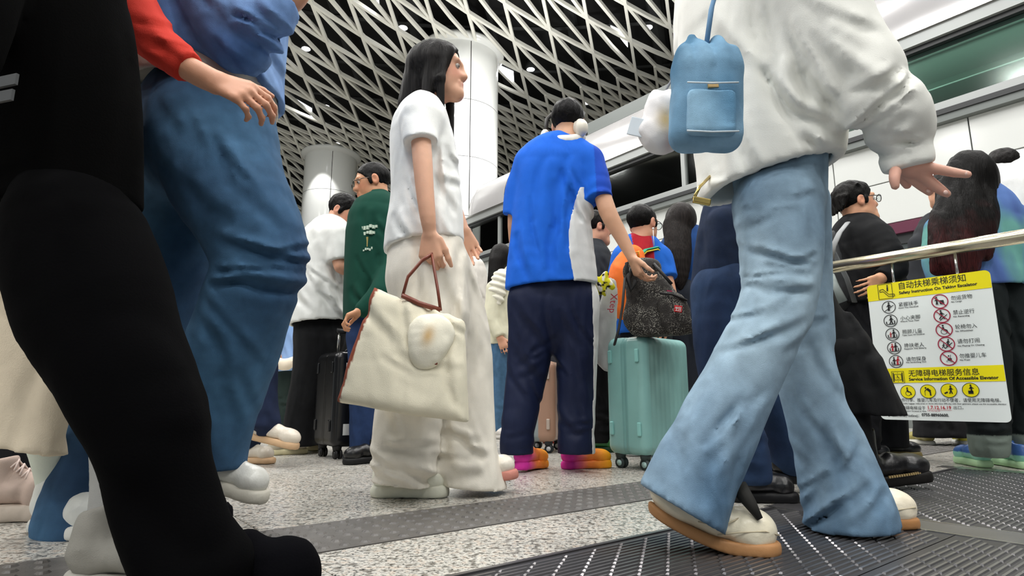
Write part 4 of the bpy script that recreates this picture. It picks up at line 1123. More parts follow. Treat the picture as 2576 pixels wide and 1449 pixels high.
# ---------------- woman in the white fleece striding past close by
def woman_fleece():
    Y = 1.5; r = person('woman in white fleece top and light blue flared jeans striding right, close by', Y, 1960)
    tr = CP(Y, (1880, -260, 330), (1878, -60, 330), (1885, 90, 345), (1915, 220, 368), (1926, 330, 360), (1925, 420, 336), (1920, 520, 320), k=.08, fl=1.0)
    a = FOLD(tr, .012, (5, 5, 3.2), 3); a = WR(a, Y, (1945, -40, 1925, 190, .03, 22, -.2), (1930, 150, 1990, 330, .022, 20, -.2), (1760, 120, 1800, 420, .015, 18, -.18), (1830, 260, 1900, 460, .014, 16, -.2), (1960, 250, 2090, 330, .018, 14, -.18), (1990, 320, 2100, 400, .014, 12, -.16)); a = WRA(a, Y, (1760, 60, 2060, 400), 70, 10, 170, .012, 13, 4, -.18); a = WRA(a, Y, (1780, 400, 2080, 460), 165, 6, 130, .010, 9, 6, -.17)
    p1, p2 = P(1740, 507, Y), P(2110, 408, Y); a = hemcut(a, p1, p2, hollow=.07, th=.032)
    arm = CP(Y, (1950, -170, 250, -.16), (2040, 0, 226, -.2), (2130, 150, 204, -.22), (2215, 258, 182, -.22), (2262, 322, 136, -.2), (2282, 385, 104, -.19), (2288, 432, 92, -.19), k=.06)
    arm = RING(arm, .02, P(2245, 300, Y - .22), .13, (.7, 0, -.75), 36, 2); arm = RING(arm, .009, P(2275, 375, Y - .2), .07, (.3, 0, -1), 75, 4); arm = FOLD(arm, .006, (6, 6, 5), 8); arm = WRA(arm, Y - .2, (2180, 200, 2290, 330), -35, 9, 110, .014, 9, 3, -.1); arm = WRA(arm, Y - .2, (2000, 20, 2180, 220), 45, 7, 190, .012, 14, 5, -.1); arm = WRA(arm, Y - .19, (2240, 330, 2320, 400), 15, 7, 80, .010, 7, 7, -.06)
    wd = P(2288, 432, Y - .19) - P(2262, 322, Y - .2); arm = CUT(arm, P(2284, 424, Y - .19), wd)
    farm = CP(Y, (1850, -170, 240, .17), (1800, 0, 200, .22), (1790, 160, 170, .2), (1850, 280, 130, .24), k=.05)
    collar = CP(Y, (1890, -300, 200), (1895, -250, 230), k=.04)
    solid('fleece_top', [(U(.03, a, arm, farm, collar), .0066)], M_KNIT, r, C('f0f0e9'))
    # hand with spread fingers
    Yh = Y - .19; fs = [CP(Yh, (2284, 404, 62), (2292, 420, 54), k=.02)]
    fs.append(CP(Yh, (2312, 418, 34, -.01), (2350, 424, 27, -.02), (2400, 434, 24, -.03), (2434, 439, 19, -.035), k=.01))
    fs.append(CP(Yh, (2305, 432, 32, .0), (2338, 456, 27, .0), (2364, 476, 25, .0), (2382, 488, 19, .0), k=.01))
    fs.append(CP(Yh, (2282, 436, 30, .02), (2306, 458, 25, .02), (2324, 472, 23, .02), (2338, 484, 18, .02), k=.01))
    fs.append(CP(Yh, (2262, 434, 28, .035), (2272, 452, 22, .04), (2282, 466, 20, .045), k=.01)); fs.append(CP(Yh, (2252, 432, 28, -.02), (2250, 450, 25, -.03), (2252, 468, 20, -.03), k=.01))
    hd = head(r, P(1930, -430, Y), (1, 0, -.1), hair=None, female=True, eyes=False, vox=.004, skin='e6b09c')
    ua = CP(Y, (1950, -170, 110, -.16), (2130, 150, 90, -.22), (2215, 258, 76, -.22), (2285, 412, 54, -.19), k=.02)
    body(r, hd, [(ua, U(.005, *fs))], .0034, k=.005)
    solid('hair', [(U(.03, ell(P(1905, -450, Y), (.11, .1, .11)), cone(P(1880, -400, Y), P(1850, -200, Y), .09, .06)), .012)], M_HAIR, r, C('1a1715'))
    nails = MB()
    for px, py, dy in ((2430, 436, -.04), (2379, 484, -.012), (2336, 480, .01)): nails.sphere(P(px, py, Yh + dy), (.006, .003, .005), 8, 6)
    nails.build('nail', mat('nail', 'efc9bd', .2), r, True)
    # jeans
    hip = CP(Y, (1955, 380, 220), (1962, 500, 206), k=.06, fl=1.2)
    rl = CP(Y, (1955, 520, 215, -.07), (1962, 640, 196, -.09), (1950, 770, 178, -.1), (1890, 900, 180, -.1), (1822, 1040, 196, -.1), (1758, 1170, 214, -.1), (1700, 1310, 236, -.1), k=.05)
    ll = CP(Y, (1985, 520, 190, .08), (2005, 640, 160, .1), (2010, 790, 158, .11), (2028, 930, 150, .11), (2072, 1080, 165, .11), (2112, 1210, 196, .11), (2138, 1300, 216, .1), (2146, 1370, 226, .1), k=.05)
    ke = P(1965, 760, Y - .15); kb = P(2000, 870, Y + .05)
    rl = FOLD(rl, .004, (8, 8, 4), 5); rl = WRA(rl, Y - .1, (1890, 640, 2050, 740), 4, 11, 130, .009, 7, 3, -.1); rl = WRA(rl, Y - .1, (1880, 740, 2040, 860), -25, 7, 120, .008, 9, 5, -.1); rl = WRA(rl, Y - .1, (1680, 960, 1900, 1260), 118, 12, 200, .009, 11, 7, -.1); rl = WRA(rl, Y - .1, (1880, 470, 2040, 560), -12, 6, 120, .006, 7, 8, -.1)
    ll = FOLD(ll, .004, (9, 9, 5), 2); ll = WRA(ll, Y + .1, (2000, 900, 2180, 1200), 62, 10, 180, .009, 10, 3, -.1); ll = WRA(ll, Y + .1, (2050, 1140, 2200, 1300), -38, 9, 120, .011, 9, 5, -.1); ll = WRA(ll, Y + .1, (1960, 780, 2070, 880), -10, 5, 110, .008, 8, 6, -.1)
    ra = hemcut(rl, P(1632, 1232, Y - .1), P(1842, 1356, Y - .1), hollow=.05)
    la = hemcut(ll, P(2022, 1334, Y + .1), P(2250, 1322, Y + .1), hollow=.04)
    kz = Z(1960, 780, Y)
    def jc(V):
        n = vnoise((V * 7).astype(np.float32)); n2 = vnoise((V * np.array([26, 26, 9])).astype(np.float32))
        w = np.exp(-((V[:, 2] - kz) / .26) ** 2) * .55 + .22 + .2 * n + .1 * n2
        c = grad(C('54738f'), C('a9c1d0'), w); return c
    solid('jeans', [(U(.03, hip, ra, la), .0058)], M_DEN, r, jc)
    # stitched hems
    t = V_(*G(1966, 1394)[:2], 0); h = V_(X(1650, 1298, 1.43), 1.43, 0); h = t + nrm(h - t) * .275
    shoe(r, h, t, w=.05, up_c='e4dcc4', sole_c='a97c52', vox=.0032, sole_h=.024, height=.09, bend=.075, seams='b9ae93')
    MB().tube([P(1858, 1225, 1.38), P(1888, 1268, 1.355), P(1912, 1306, 1.345)], [.02, .014, .007], 10).build('tongue', mat('tongue_black', '15140f', .8), r, True)
    h, t = V_(*G(2050, 1338)[:2], 0), V_(*G(2304, 1322)[:2], 0)
    shoe(r, h, t, w=.05, up_c='e9dfc8', sole_c='a5764a', vox=.0032, sole_h=.024, height=.092, seams='b9ae93')
woman_fleece()
def denim_bag():
    Y = 1.2; o = empty('shoulder_bag', P(1780, 390, Y), 'pale blue denim drawstring bag at the fleece woman\'s back', 'bag')
    bc = P(1776, 262, Y); R = frame(V_(.1, 1, 0), (.06, 0, 1))
    a = U(.03, XF(box((0, 0, 0), (.076, .042, .105), None, .035), bc, R), XF(box((0, 0, .1), (.064, .03, .03), None, .02), bc, R), CP(Y, (1742, 150, 40), (1736, 98, 22)), CP(Y, (1800, 150, 50), (1806, 112, 34)))
    a = RING(FOLD(a, .007, (14, 14, 8), 3), .007, P(1772, 150, Y), .07, (1, 0, .1), 150, 2)
    solid('bag_body', [(a, .0045)], M_DEN, o, mottle('44708f', '8fb6d2', (12, 12, 9), 2, 1.5))
    pk = XF(box((.002, -.04, -.04), (.05, .014, .05), None, .012), bc, R); solid('front_pocket', [(FOLD(pk, .003, 20, 1), .004)], M_DEN, o, mottle('5583a4', '9bc0d8', (12, 12, 9), 5, 1.3))
    T = lambda x, y, z: bc + V_(x, y, z) @ R
    for zz in (.02, -.088): MB().tube([T(-.05, -.056, zz), T(0, -.058, zz - .003), T(.054, -.056, zz)], .0018, 6).build('stitching', mat('stitch_pale', 'c9d6de', .8), o, True)
    MB().tube([P(1776, 120, Y), P(1790, 20, Y - .02), P(1830, -120, Y - .02), P(1870, -260, Y + .05)], .012, 8, sq=.4).build('strap', mat('strap_denim', '6c95ba', .9), o, True)
    MB().box(P(1794, 214, Y - .046), (.011, .003, .006)).build('label_tag', mat('tag_tan', 'b99a63', .6), o, bevel=.001)
    MB().tube([P(1738, 150, Y - .01), P(1770, 154, Y - .03), P(1802, 150, Y - .01)], .006, 8).build('drawstring', mat('strap_denim', '6c95ba', .9), o, True)
denim_bag()
def charm():
    Y = 1.3; o = empty('plush_charm', P(1660, 380, Y), 'white plush doll charm dangling behind the denim bag', 'charm')
    b = U(.02, ell(P(1662, 335, Y), (.05, .04, .052)), ell(P(1665, 278, Y), (.042, .036, .04)), cone(P(1640, 300, Y), P(1618, 330, Y), .014, .012), cone(P(1690, 310, Y - .01), P(1704, 340, Y - .02), .014, .012), ell(P(1648, 243, Y), (.012, .01, .02)), ell(P(1686, 243, Y), (.012, .01, .02)))
    def cf(V):
        q = (V - P(1675, 300, Y - .04)); g = np.exp(-((q[:, 0] / .02) ** 2 + (q[:, 2] / .032) ** 2)); c = grad(C('eceaea'), C('c9a85c'), g * .8)
        q = (V - P(1688, 352, Y - .04)); g = np.exp(-((q[:, 0] / .015) ** 2 + (q[:, 2] / .02) ** 2)); return c * (1 - g[:, None] * .5) + np.array(C('a8706a')) * (g[:, None] * .5)
    solid('plush', [(FOLD(b, .002, 90, 1), .004)], M_KNIT, o, cf)
    MB().tube([P(1668, 240, Y), P(1690, 200, Y), P(1720, 165, Y)], .003, 6).build('cord', mat('cord_grey', '8d8f95', .6), o, True)
    MB().box(P(1614, 322, Y - .01), (.03, .002, .022), frame(V_(.25, 1, .1), (.35, 0, 1))).build('card', mat('acrylic_card', 'e8f1f8', .1, coat=.5), o, bevel=.002)
    q = empty('key_clasp', P(1765, 505, 1.4), 'small brass clasp below the fleece hem', 'clasp')
    MB().box(P(1765, 506, 1.4), (.022, .006, .008), frame(V_(0, 1, 0), (.2, 0, 1))).build('clasp_plate', mat('brass', 'c9b06a', .25, metal=.9), q, bevel=.003)
    MB().tube([P(1745, 500, 1.4), P(1760, 470, 1.42), P(1790, 440, 1.46)], .004, 6).build('chain', mat('brass', 'c9b06a', .25, metal=.9), q, True)
charm()

# ---------------- the three figures crossing close on the left
def person_black():
    Y = 1.0; r = person('figure all in black striding past at the left edge, closest to the lens', Y, 200)
    tr = CP(Y, (30, -420, 430), (60, -150, 440), (80, 60, 470), (100, 250, 480), (115, 430, 470), (130, 560, 450), k=.1, fl=.58)
    arm = CP(Y, (-60, -150, 220, -.18), (-110, 120, 190, -.2), (-190, 330, 130, -.2), k=.06)
    a = FOLD(U(.05, tr, arm), .012, (5, 5, 3), 4); a = hemcut(a, P(-200, 560, Y), P(400, 520, Y), hollow=.05, th=.012)
    def jc(V):
        c = np.tile(np.array(C('060606')), (len(V), 1)); return c
    solid('jacket', [(a, .009)], M_BLK, r, jc)
    q = MB()
    for py, w in ((205, .022), (242, .014)): q.box(P(14, py, .757), (w, .002, .008), frame(V_(.3, 1, 0)))
    q.build('sleeve_print', mat('print_silver', '3c3e40', .6), r)
    fl = CP(Y, (130, 420, 170, .0), (180, 560, 290, -.01), (228, 730, 338, -.02), (285, 880, 305, -.04), (360, 1040, 290, -.05), (395, 1180, 255, -.06), (440, 1300, 250, -.06), (490, 1420, 270, -.06), k=.08)
    fl = RING(FOLD(fl, .012, (5, 5, 4), 7), .008, P(480, 1260, Y - .1), .16, (.3, 0, 1), 40, 1)
    bl = CP(Y, (130, 450, 160, .04), (190, 620, 250, .09), (235, 790, 230, .14), (320, 1000, 190, .17), (390, 1200, 160, .2), (400, 1300, 150, .2), k=.06)
    solid('trousers', [(U(.03, fl, bl), .0095)], M_BLK, r, C('050506'))
    h = V_(X(440, 1449, .9), .9, 0.01); shoe(r, V_(X(420, 1440, 1.0), 1.0, .005), V_(X(420, 1440, 1.0), 1.0, .005) + V_(.25, -.02, 0), w=.055, up_c='07070a', sole_c='0a0a0c', vox=.006, height=.11, mat_up=M_BLK)
    shoe(r, V_(-.72, 1.2, .02), V_(-.48, 1.18, .0), w=.05, up_c='07070a', sole_c='0a0a0c', vox=.008)
    hd = head(r, P(90, -620, Y), (1, 0, 0), hair='short', eyes=False, vox=.012)
    body(r, hd, [(CP(Y, (-60, -150, 120, -.18), (-110, 120, 110, -.2), (-190, 330, 80, -.2)), hand(P(-190, 330, Y - .2), V_(-.1, 0, -1), (0, 1, 0), 1))], .009)
person_black()
def person_red():
    Y = 1.3; r = person('person in a red long sleeved top half hidden behind the figure in black', Y, 240)
    tr = CP(Y, (200, -300, 300), (190, -50, 300), (190, 120, 280), (190, 260, 280), k=.08, fl=.5)
    tr = hemcut(FOLD(tr, .01, (6, 6, 4), 1), P(0, 250, Y), P(400, 250, Y))
    arm = CP(Y, (250, -120, 150, -.1), (320, 10, 138, -.12), (385, 95, 112, -.13), (448, 150, 88, -.14), (500, 190, 66, -.14), k=.05)
    arm = CUT(WRA(FOLD(arm, .004, (9, 9, 9), 2), Y - .14, (330, 20, 460, 160), 35, 7, 120, .007, 9, 11, -.05), P(478, 172, Y - .14), P(500, 190, Y - .14) - P(448, 150, Y - .14))
    solid('top', [(U(.03, tr, arm), .0062)], M_COT, r, C('c8372a'))
    fa = CP(Y, (260, -100, 60, -.1), (360, 60, 52, -.13), (440, 148, 58, -.14), (500, 186, 62, -.14), (545, 208, 58, -.14), k=.02)
    hn = hand(P(540, 206, Y - .14), V_(1, 0, -.38), (.1, .8, -.6), 1, .155, (.55, .6, .65, .75), thumb=.55, spread=.06, r=.0095)
    hd = head(r, P(230, -480, Y), (1, 0, 0), hair='short', eyes=False, vox=.01, skin='cf9678')
    body(r, hd, [(fa, hn)], .0042)
    pl = CP(Y, (190, 260, 260), (200, 420, 230), (230, 760, 190, .03), (290, 1050, 130, .03), (300, 1230, 120, -.02), (296, 1340, 136, -.04), k=.06)
    pr_ = CP(Y, (180, 300, 220, .1), (200, 700, 170, .1), (300, 1000, 120, .1), (320, 1230, 110, .1), k=.06)
    a = hemcut(FOLD(pl, .008, (7, 7, 4), 3), P(150, 1318, Y), P(420, 1318, Y)); solid('trousers', [(U(.03, a, pr_), .009)], M_COT, r, C('9a9a97'))
    h = V_(*P(178, 1449, 1.14)[:2], 0); shoe(r, h, h + V_(.285, -.03, 0), w=.052, up_c='8f8d86', sole_c='b0aea6', vox=.0045, height=.1, sole_h=.03, mat_up=M_COT, style='chunky')
    shoe(r, V_(-.94, 1.42, 0), V_(-.7, 1.42, 0), w=.05, up_c='8f8d86', sole_c='b0aea6', vox=.008)
person_red()
def person_denim():
    Y = 1.58; r = person('walker in blue denim shirt and blue jeans with one knee raised, on the left', Y, 520)
    tr = CP(Y, (540, -300, 330), (545, -80, 350), (535, 80, 356), (522, 170, 366), (516, 300, 372), k=.07, fl=1.12)
    sh = hemcut(WRA(FOLD(tr, .009, (6, 6, 4), 1), Y, (560, 20, 700, 220), 60, 8, 150, .012, 10, 3, -.15), P(340, 182, Y), P(720, 252, Y), hollow=.04)
    arm = CP(Y, (500, -160, 210, -.16), (555, 10, 180, -.22), (610, 104, 150, -.2), k=.05); fo = CP(Y, (612, 100, 140, -.2), (672, 50, 118, -.24), (722, 6, 90, -.22), k=.04)
    a2 = WRA(FOLD(U(.05, arm, fo), .006, (8, 8, 8), 5), Y - .22, (500, 0, 690, 150), 30, 12, 150, .012, 9, 2, -.08)
    a2 = CUT(a2, P(716, 14, Y - .22), P(722, 6, Y - .22) - P(672, 50, Y - .24))
    solid('denim_shirt', [(U(.03, sh, a2), .0068)], M_DEN, r, mottle('4f74ad', '7f9fce', (6, 6, 6), 3, 1.2))
    tee = CP(Y, (515, 120, 340), (512, 300, 346), k=.05, fl=1.1); solid('white_tee', [(hemcut(tee, P(340, 262, Y), P(700, 268, Y), hollow=.05), .008)], M_COT, r, C('d9d2c6'))
    fo = CP(Y, (510, -140, 60, -.16), (606, 84, 50, -.2), (690, 34, 52, -.22), (738, -2, 58, -.22), (760, -30, 50, -.22), k=.02); hn = hand(P(755, -22, Y - .22), V_(.5, 0, 1), (-.6, -.4, .2), 1, .18)
    hd = head(r, P(600, -470, Y), (1, 0, -.3), hair='short', eyes=False, vox=.01, skin='cf9678')
    body(r, hd, [(fo, hn)], .0052)
    hip = CP(Y, (520, 300, 306), (520, 380, 310), k=.05, fl=1.0)
    fl = CP(Y, (535, 340, 310, -.07), (570, 450, 280, -.09), (630, 570, 250, -.1), (655, 665, 232, -.1), (625, 760, 226, -.08), (585, 880, 222, -.04), (560, 1000, 190, 0), (545, 1110, 160, .02), (538, 1190, 150, .03), k=.07)
    fl = FOLD(fl, .005, (8, 8, 6), 5); fl = WRA(fl, Y - .1, (560, 620, 740, 730), 6, 10, 170, .012, 9, 3, -.12); fl = WRA(fl, Y - .08, (450, 780, 640, 1050), 70, 9, 200, .010, 12, 5, -.1); fl = WRA(fl, Y - .1, (420, 300, 660, 560), 60, 8, 220, .009, 13, 7, -.14); fl = hemcut(fl, P(470, 1190, Y), P(620, 1180, Y), hollow=.04)
    bl = CP(Y, (500, 340, 290, .09), (450, 560, 240, .12), (400, 760, 210, .13), (320, 1000, 200, .12), (262, 1180, 220, .08), (235, 1320, 262, .05), k=.06)
    bl = FOLD(bl, .009, (8, 8, 5), 8); bl = hemcut(bl, P(100, 1348, Y + .05), P(420, 1338, Y + .05), hollow=.05)
    def jc(V):
        n = vnoise((V * 6).astype(np.float32)); w = .32 + .3 * n + .5 * np.exp(-(((V - P(480, 830, Y - .1)) ** 2).sum(1)) / .025)
        return grad(C('253a5a'), C('5684a8'), w)
    solid('jeans', [(U(.03, hip, fl, bl), .0068)], M_DEN, r, jc)
    shoe(r, P(480, 1215, Y + .04), P(480, 1215, Y + .04) + V_(.2, -.02, -.05), w=.045, up_c='d8d8d2', sole_c='c8c4b8', vox=.006, height=.07)
    h = V_(*P(180, 1352, Y + .05)[:2], .012); shoe(r, h, h + V_(.24, 0, -.01), w=.047, up_c='2c2c30', sole_c='3a3a3c', vox=.006)
person_denim()

# ---------------- the queue and passers-by further back
def simple_legs(Y, hip, L1, L2, k=.05, fl=.75):
    return U(.03, CP(Y, *hip, k=k, fl=fl), CP(Y, *L1, k=k), CP(Y, *L2, k=k))
def man_tee():
    Y = 3.78; r = person('man in loose white tee and black trousers looking down at his phone', Y, 810)
    hd = head(r, P(862, 536, Y), V_(1, -.18, -.55), up=(.45, 0, 1), s=1.0, hair='short', hairc='0f0e0e', skin='d6a184', nape=.15, vox=.0045)
    tr = CP(Y, (838, 578, 70), (825, 610, 128), (815, 690, 132), (808, 770, 142), (805, 840, 148), k=.06, fl=1.15)
    sh = CP(Y, (850, 592, 66, -.1), (838, 580, 60), (845, 590, 66, .15), k=.05)
    a = WRA(FOLD(U(.05, tr, sh), .006, (8, 8, 3), 3), Y, (760, 620, 870, 790), 70, 12, 100, .012, 7, 3, -.15); a = WRA(a, Y, (800, 640, 880, 760), 25, 4, 70, .010, 6, 5, -.15); a = hemcut(a, P(730, 823, Y), P(890, 806, Y), hollow=.05)
    sl = CP(Y, (850, 600, 72, -.12), (858, 670, 62, -.16)); sl = CUT(FOLD(sl, .004, 12, 2), P(858, 656, Y - .16), V_(.15, 0, -1))
    a = U(.03, a, sl); solid('tee', [(a, .0075)], M_COT, r, C('e6e8e4'))
    ar = CP(Y, (852, 620, 40, -.13), (858, 670, 36, -.17), (884, 668, 34, -.14), (905, 645, 24, -.1), k=.02)
    hn = hand(P(903, 648, Y - .1), V_(.45, .3, .8), (-.7, .5, .3), -1, .17, (.5, .5, .55, .6))
    ar2 = CP(Y, (855, 620, 40, .15), (880, 670, 36, .16), (905, 645, 24, .06), k=.02)
    body(r, hd, [(ar, hn), (ar2, hand(P(905, 645, Y + .06), V_(.4, -.2, .9), (-.7, -.5, .3), 1, .17))], .0048)
    legs = simple_legs(Y, [(806, 780, 130), (806, 840, 132)], [(796, 850, 110, -.04), (782, 950, 92, -.05), (760, 1050, 84, -.05), (752, 1150, 80, -.05)], [(826, 850, 100, .08), (818, 950, 84, .09), (806, 1050, 78, .09), (800, 1150, 76, .09)])
    legs = RING(FOLD(legs, .008, (9, 9, 5), 3), .006, P(756, 1080, Y), .12, (0, 0, 1), 50, 1); legs = hemcut(legs, P(700, 1122, Y), P(880, 1118, Y))
    solid('trousers', [(legs, .008)], M_DEN, r, C('17181a'))
    h = V_(*G(772, 1141)[:2], 0); shoe(r, h, h + V_(-.2, -.12, 0) * 1.0, w=.045, up_c='b5ac98', sole_c='d8cfa8', vox=.006, lace='d0c8b4')
    h = V_(*G(800, 1138)[:2], 0) + V_(0, .15, 0); shoe(r, h, h + V_(-.19, -.1, 0), w=.045, up_c='b5ac98', sole_c='d8cfa8', vox=.007)
    ph = empty('phone', P(906, 628, Y - .02), 'phone held by the man in the white tee', 'phone')
    MB().box(P(908, 626, Y - .0), (.036, .004, .075), frame(V_(.7, .2, .5), (0, 0, 1))).build('phone_body', mat('phone_dark', '1b1c20', .2), ph, bevel=.003)
man_tee()
def man_green():
    Y = 3.42; r = person('man with glasses in dark green printed hoodie beside the black suitcase', Y, 940)
    hd = head(r, P(937, 462, Y), V_(-.95, -.35, -.28), up=(-.1, 0, 1), s=1.05, hair='crop', hairc='0f0e0e', skin='c8936f', glasses='wire', nape=.15, vox=.0042)
    tr = CP(Y, (950, 520, 90), (945, 560, 140), (942, 660, 150), (940, 760, 150), (940, 830, 150), k=.06, fl=1.1)
    hood = CP(Y, (930, 528, 50, -.08), (960, 518, 66, .02), (985, 528, 60, .05), k=.04)
    a = WRA(FOLD(U(.04, tr, hood), .007, (8, 8, 4), 5), Y, (900, 560, 970, 790), 70, 10, 90, .010, 7, 3, -.15); a = hemcut(a, P(850, 808, Y), P(1030, 800, Y))
    sl = CP(Y, (985, 560, 80, -.06), (992, 660, 74, -.1), (960, 735, 62, -.22), (915, 778, 46, -.25), k=.04); a = U(.03, a, FOLD(sl, .006, 9, 2)); a = SUB(.01, a, ell(P(925, 500, Y - .02), (.055, .075, .06)))
    solid('hoodie', [(a, .007)], M_KNIT, r, C('123f33'))
    q = MB(); f_ = frame(V_(.35, 1, 0))
    rr = random.Random(5)
    for row, (py, n, w, m_) in enumerate(((575, 6, .011, 0), (590, 5, .011, 0), (632, 7, .007, 0))):
        for k in range(n): q.box(P(913 + k * (7.2 if row < 2 else 5.0), py - k * 1.2 + rr.uniform(-2, 2), Y - .168 - .006 * (2.5 - abs(k - 2.5))), (w * .62, .014, w * rr.uniform(.6, 1)), f_)
    q.build('chest_print', mat('print_mint', 'b9c9b8', .7), r)
    MB().box(P(922, 610, Y - .17), (.016, .014, .028), f_).build('chest_patch', mat('print_gold', '9b8a4e', .7), r)
    ar = CP(Y, (985, 560, 46, -.06), (992, 660, 40, -.1), (960, 735, 34, -.22), (908, 782, 30, -.26), k=.02)
    hn = hand(P(912, 780, Y - .26), V_(-.75, -.1, -.35), (.2, 0, -1), -1, .18, (.8, .85, .9, .9))
    body(r, hd, [(ar, hn)], .0046)
    legs = simple_legs(Y, [(945, 780, 140), (945, 840, 140)], [(930, 850, 110), (925, 1000, 90), (922, 1130, 84)], [(970, 850, 110, .1), (975, 1000, 90, .1), (978, 1130, 84, .1)])
    solid('jeans', [(hemcut(FOLD(legs, .006, 9, 1), P(880, 1132, Y), P(1020, 1132, Y)), .009)], M_DEN, r, C('2b3f66'))
    h = V_(*G(965, 1160)[:2], 0); shoe(r, h, h + V_(-.16, -.2, 0), w=.045, up_c='151516', sole_c='1c1c1c', vox=.006)
    h = h + V_(.18, .12, 0); shoe(r, h, h + V_(-.16, -.2, 0), w=.045, up_c='151516', sole_c='1c1c1c', vox=.008)
man_green()
def figure(label, Y, px, hc, fwd, torso, top_c, legs, leg_c, hairst='short', hairc='14110f', s=1.0, arms=(), armw=60, glasses=None, hem=None, leghem=None, shoes=(), skin='d6a184', topmat=None, legmat=None, vox=.008, up=(0, 0, 1), fl=.75, topname='top', eyes=False, legname='trousers', group=None, topcf=None, sleeve=True, hands=True, fold=.008):
    """a dressed figure from its outline: torso and legs are chains of widths, arms lists of joints"""
    r = person(label, Y, px, group)
    hd = head(r, P(hc[0], hc[1], Y + (hc[2] if len(hc) > 2 else 0)), fwd, up, s, skin, hairst, hairc, glasses, eyes, nape=.14, vox=min(vox, .0055))
    a = CP(Y, *torso, k=.06, fl=fl)
    limbs = []
    if not arms:             # both arms hanging
        x, y, w = torso[1][0], torso[1][1], torso[1][2]; ye = torso[-1][1]; ox, od = (0, .17) if fl >= 1 else (.46, 0)
        arms = [[(x + sg * ox * w, y + 12, w * .36, sg * od), (x + sg * ox * w * 1.14, y + (ye - y) * .5, w * .31, sg * od * 1.15), (x + sg * ox * w * 1.12, ye, w * .24, sg * od * 1.1 - .03)] for sg in (-1, 1)]
    for ar in arms:
        c_ = CP(Y, *[(x[0], x[1], x[2] * .62, x[3]) for x in ar], k=.02); w0 = P(ar[-1][0], ar[-1][1], Y + ar[-1][3]); w1 = P(ar[-2][0], ar[-2][1], Y + ar[-2][3])
        limbs.append((c_, hand(w0, w0 - w1, (0, 1, .2), 1, .17) if hands else None))
    body(r, hd, limbs if hands else [], vox)
    b = FOLD(a, fold * .7, (8, 8, 4), px * .01); xs = [q[0] for q in torso]; ys = [q[1] for q in torso]; wm = max(q[2] for q in torso); b = WRA(b, Y, (min(xs) - wm * .4, min(ys) + 40, max(xs) + wm * .4, max(ys)), 75, 10, wm * .7, fold * 1.3, wm * .05, px, -.1)
    if hem: b = hemcut(b, P(hem[0], hem[1], Y), P(hem[2], hem[3], Y), hollow=.05 if vox < .009 else 0, th=.018)
    for ar in arms:
        q = ar if sleeve else ar[:2]; c_ = CP(Y, *q, k=.03)
        e0, e1 = P(q[-2][0], q[-2][1], Y + q[-2][3]), P(q[-1][0], q[-1][1], Y + q[-1][3]); b = U(.03, b, CUT(FOLD(c_, fold * .6, 12, 3), e1 - (e1 - e0) * .06, e1 - e0))
    b = SUB(.012, b, ell(hd[3] + (P(hc[0], hc[1], Y) - hd[3]) * .25, (.058, .058, .05)))
    solid(topname, [(b, vox)], topmat or M_COT, r, topcf or flat(top_c))
    if legs:
        g = U(.03, *[CP(Y, *l, k=.05) for l in legs]); g = FOLD(g, .005, (9, 9, 5), px * .02); xs = [q[0] for l in legs for q in l]; ys = [q[1] for l in legs for q in l]; wm = legs[0][0][2]; g = WRA(g, Y, (min(xs) - 20, min(ys), max(xs) + 20, max(ys)), 78, 14, wm, .009, wm * .06, px, -.06); g = WRA(g, Y, (min(xs) - 20, max(ys) - 90, max(xs) + 20, max(ys)), 10, 8, wm * .6, .008, wm * .05, px + 1, -.06)
        if leghem: g = CUT(g, V_(0, 0, .055), (0, 0, -1))
        solid(legname, [(g, vox)], legmat or M_COT, r, flat(leg_c) if isinstance(leg_c, str) else leg_c)
    for (x, y, dx, dy, uc, so, z) in shoes:
        lg = min(legs, key=lambda l: abs(l[-1][0] - x)) if legs else [(x, y, 0, 0)]; ly = Y + (lg[-1][3] if len(lg[-1]) > 3 else 0)
        h = V_(X(x, y, ly), ly, z) - V_(dx, dy, 0) * .12; shoe(r, h, h + V_(dx, dy, -z * .6), w=.045, up_c=uc, sole_c=so, vox=max(.0055, vox * .8), sole_h=.03)
    return r
# man in black with glasses and backpack, behind the rail
figure('man with glasses in black sweatshirt looking right, behind the steel rail', 3.4, 2175, (2152, 512), V_(1, -.1, .12), [(2150, 572, 80), (2165, 615, 150), (2180, 690, 165), (2190, 760, 165)], '0f1012',
       [[(2190, 740, 150), (2185, 860, 120), (2170, 1000, 100), (2160, 1140, 92)], [(2215, 740, 140, .12), (2215, 860, 110, .14), (2225, 1000, 95, .14), (2235, 1140, 90, .14)]], '15161a', 'bowl', '12100e', arms=[[(2200, 600, 90, -.12), (2232, 640, 76, -.2), (2250, 680, 60, -.22), (2215, 700, 46, -.25)]], glasses='dark',
       hem=(2050, 770, 2300, 760), leghem=(2100, 1128, 2300, 1120), shoes=[(2210, 1158, .27, -.03, '1c1d20', '9a8a5c', 0), (2130, 1150, .25, -.05, '1c1d20', '9a8a5c', 0)], vox=.0058, fl=1.0, topname='sweatshirt', eyes=True, skin='d6a07e', s=1.08)
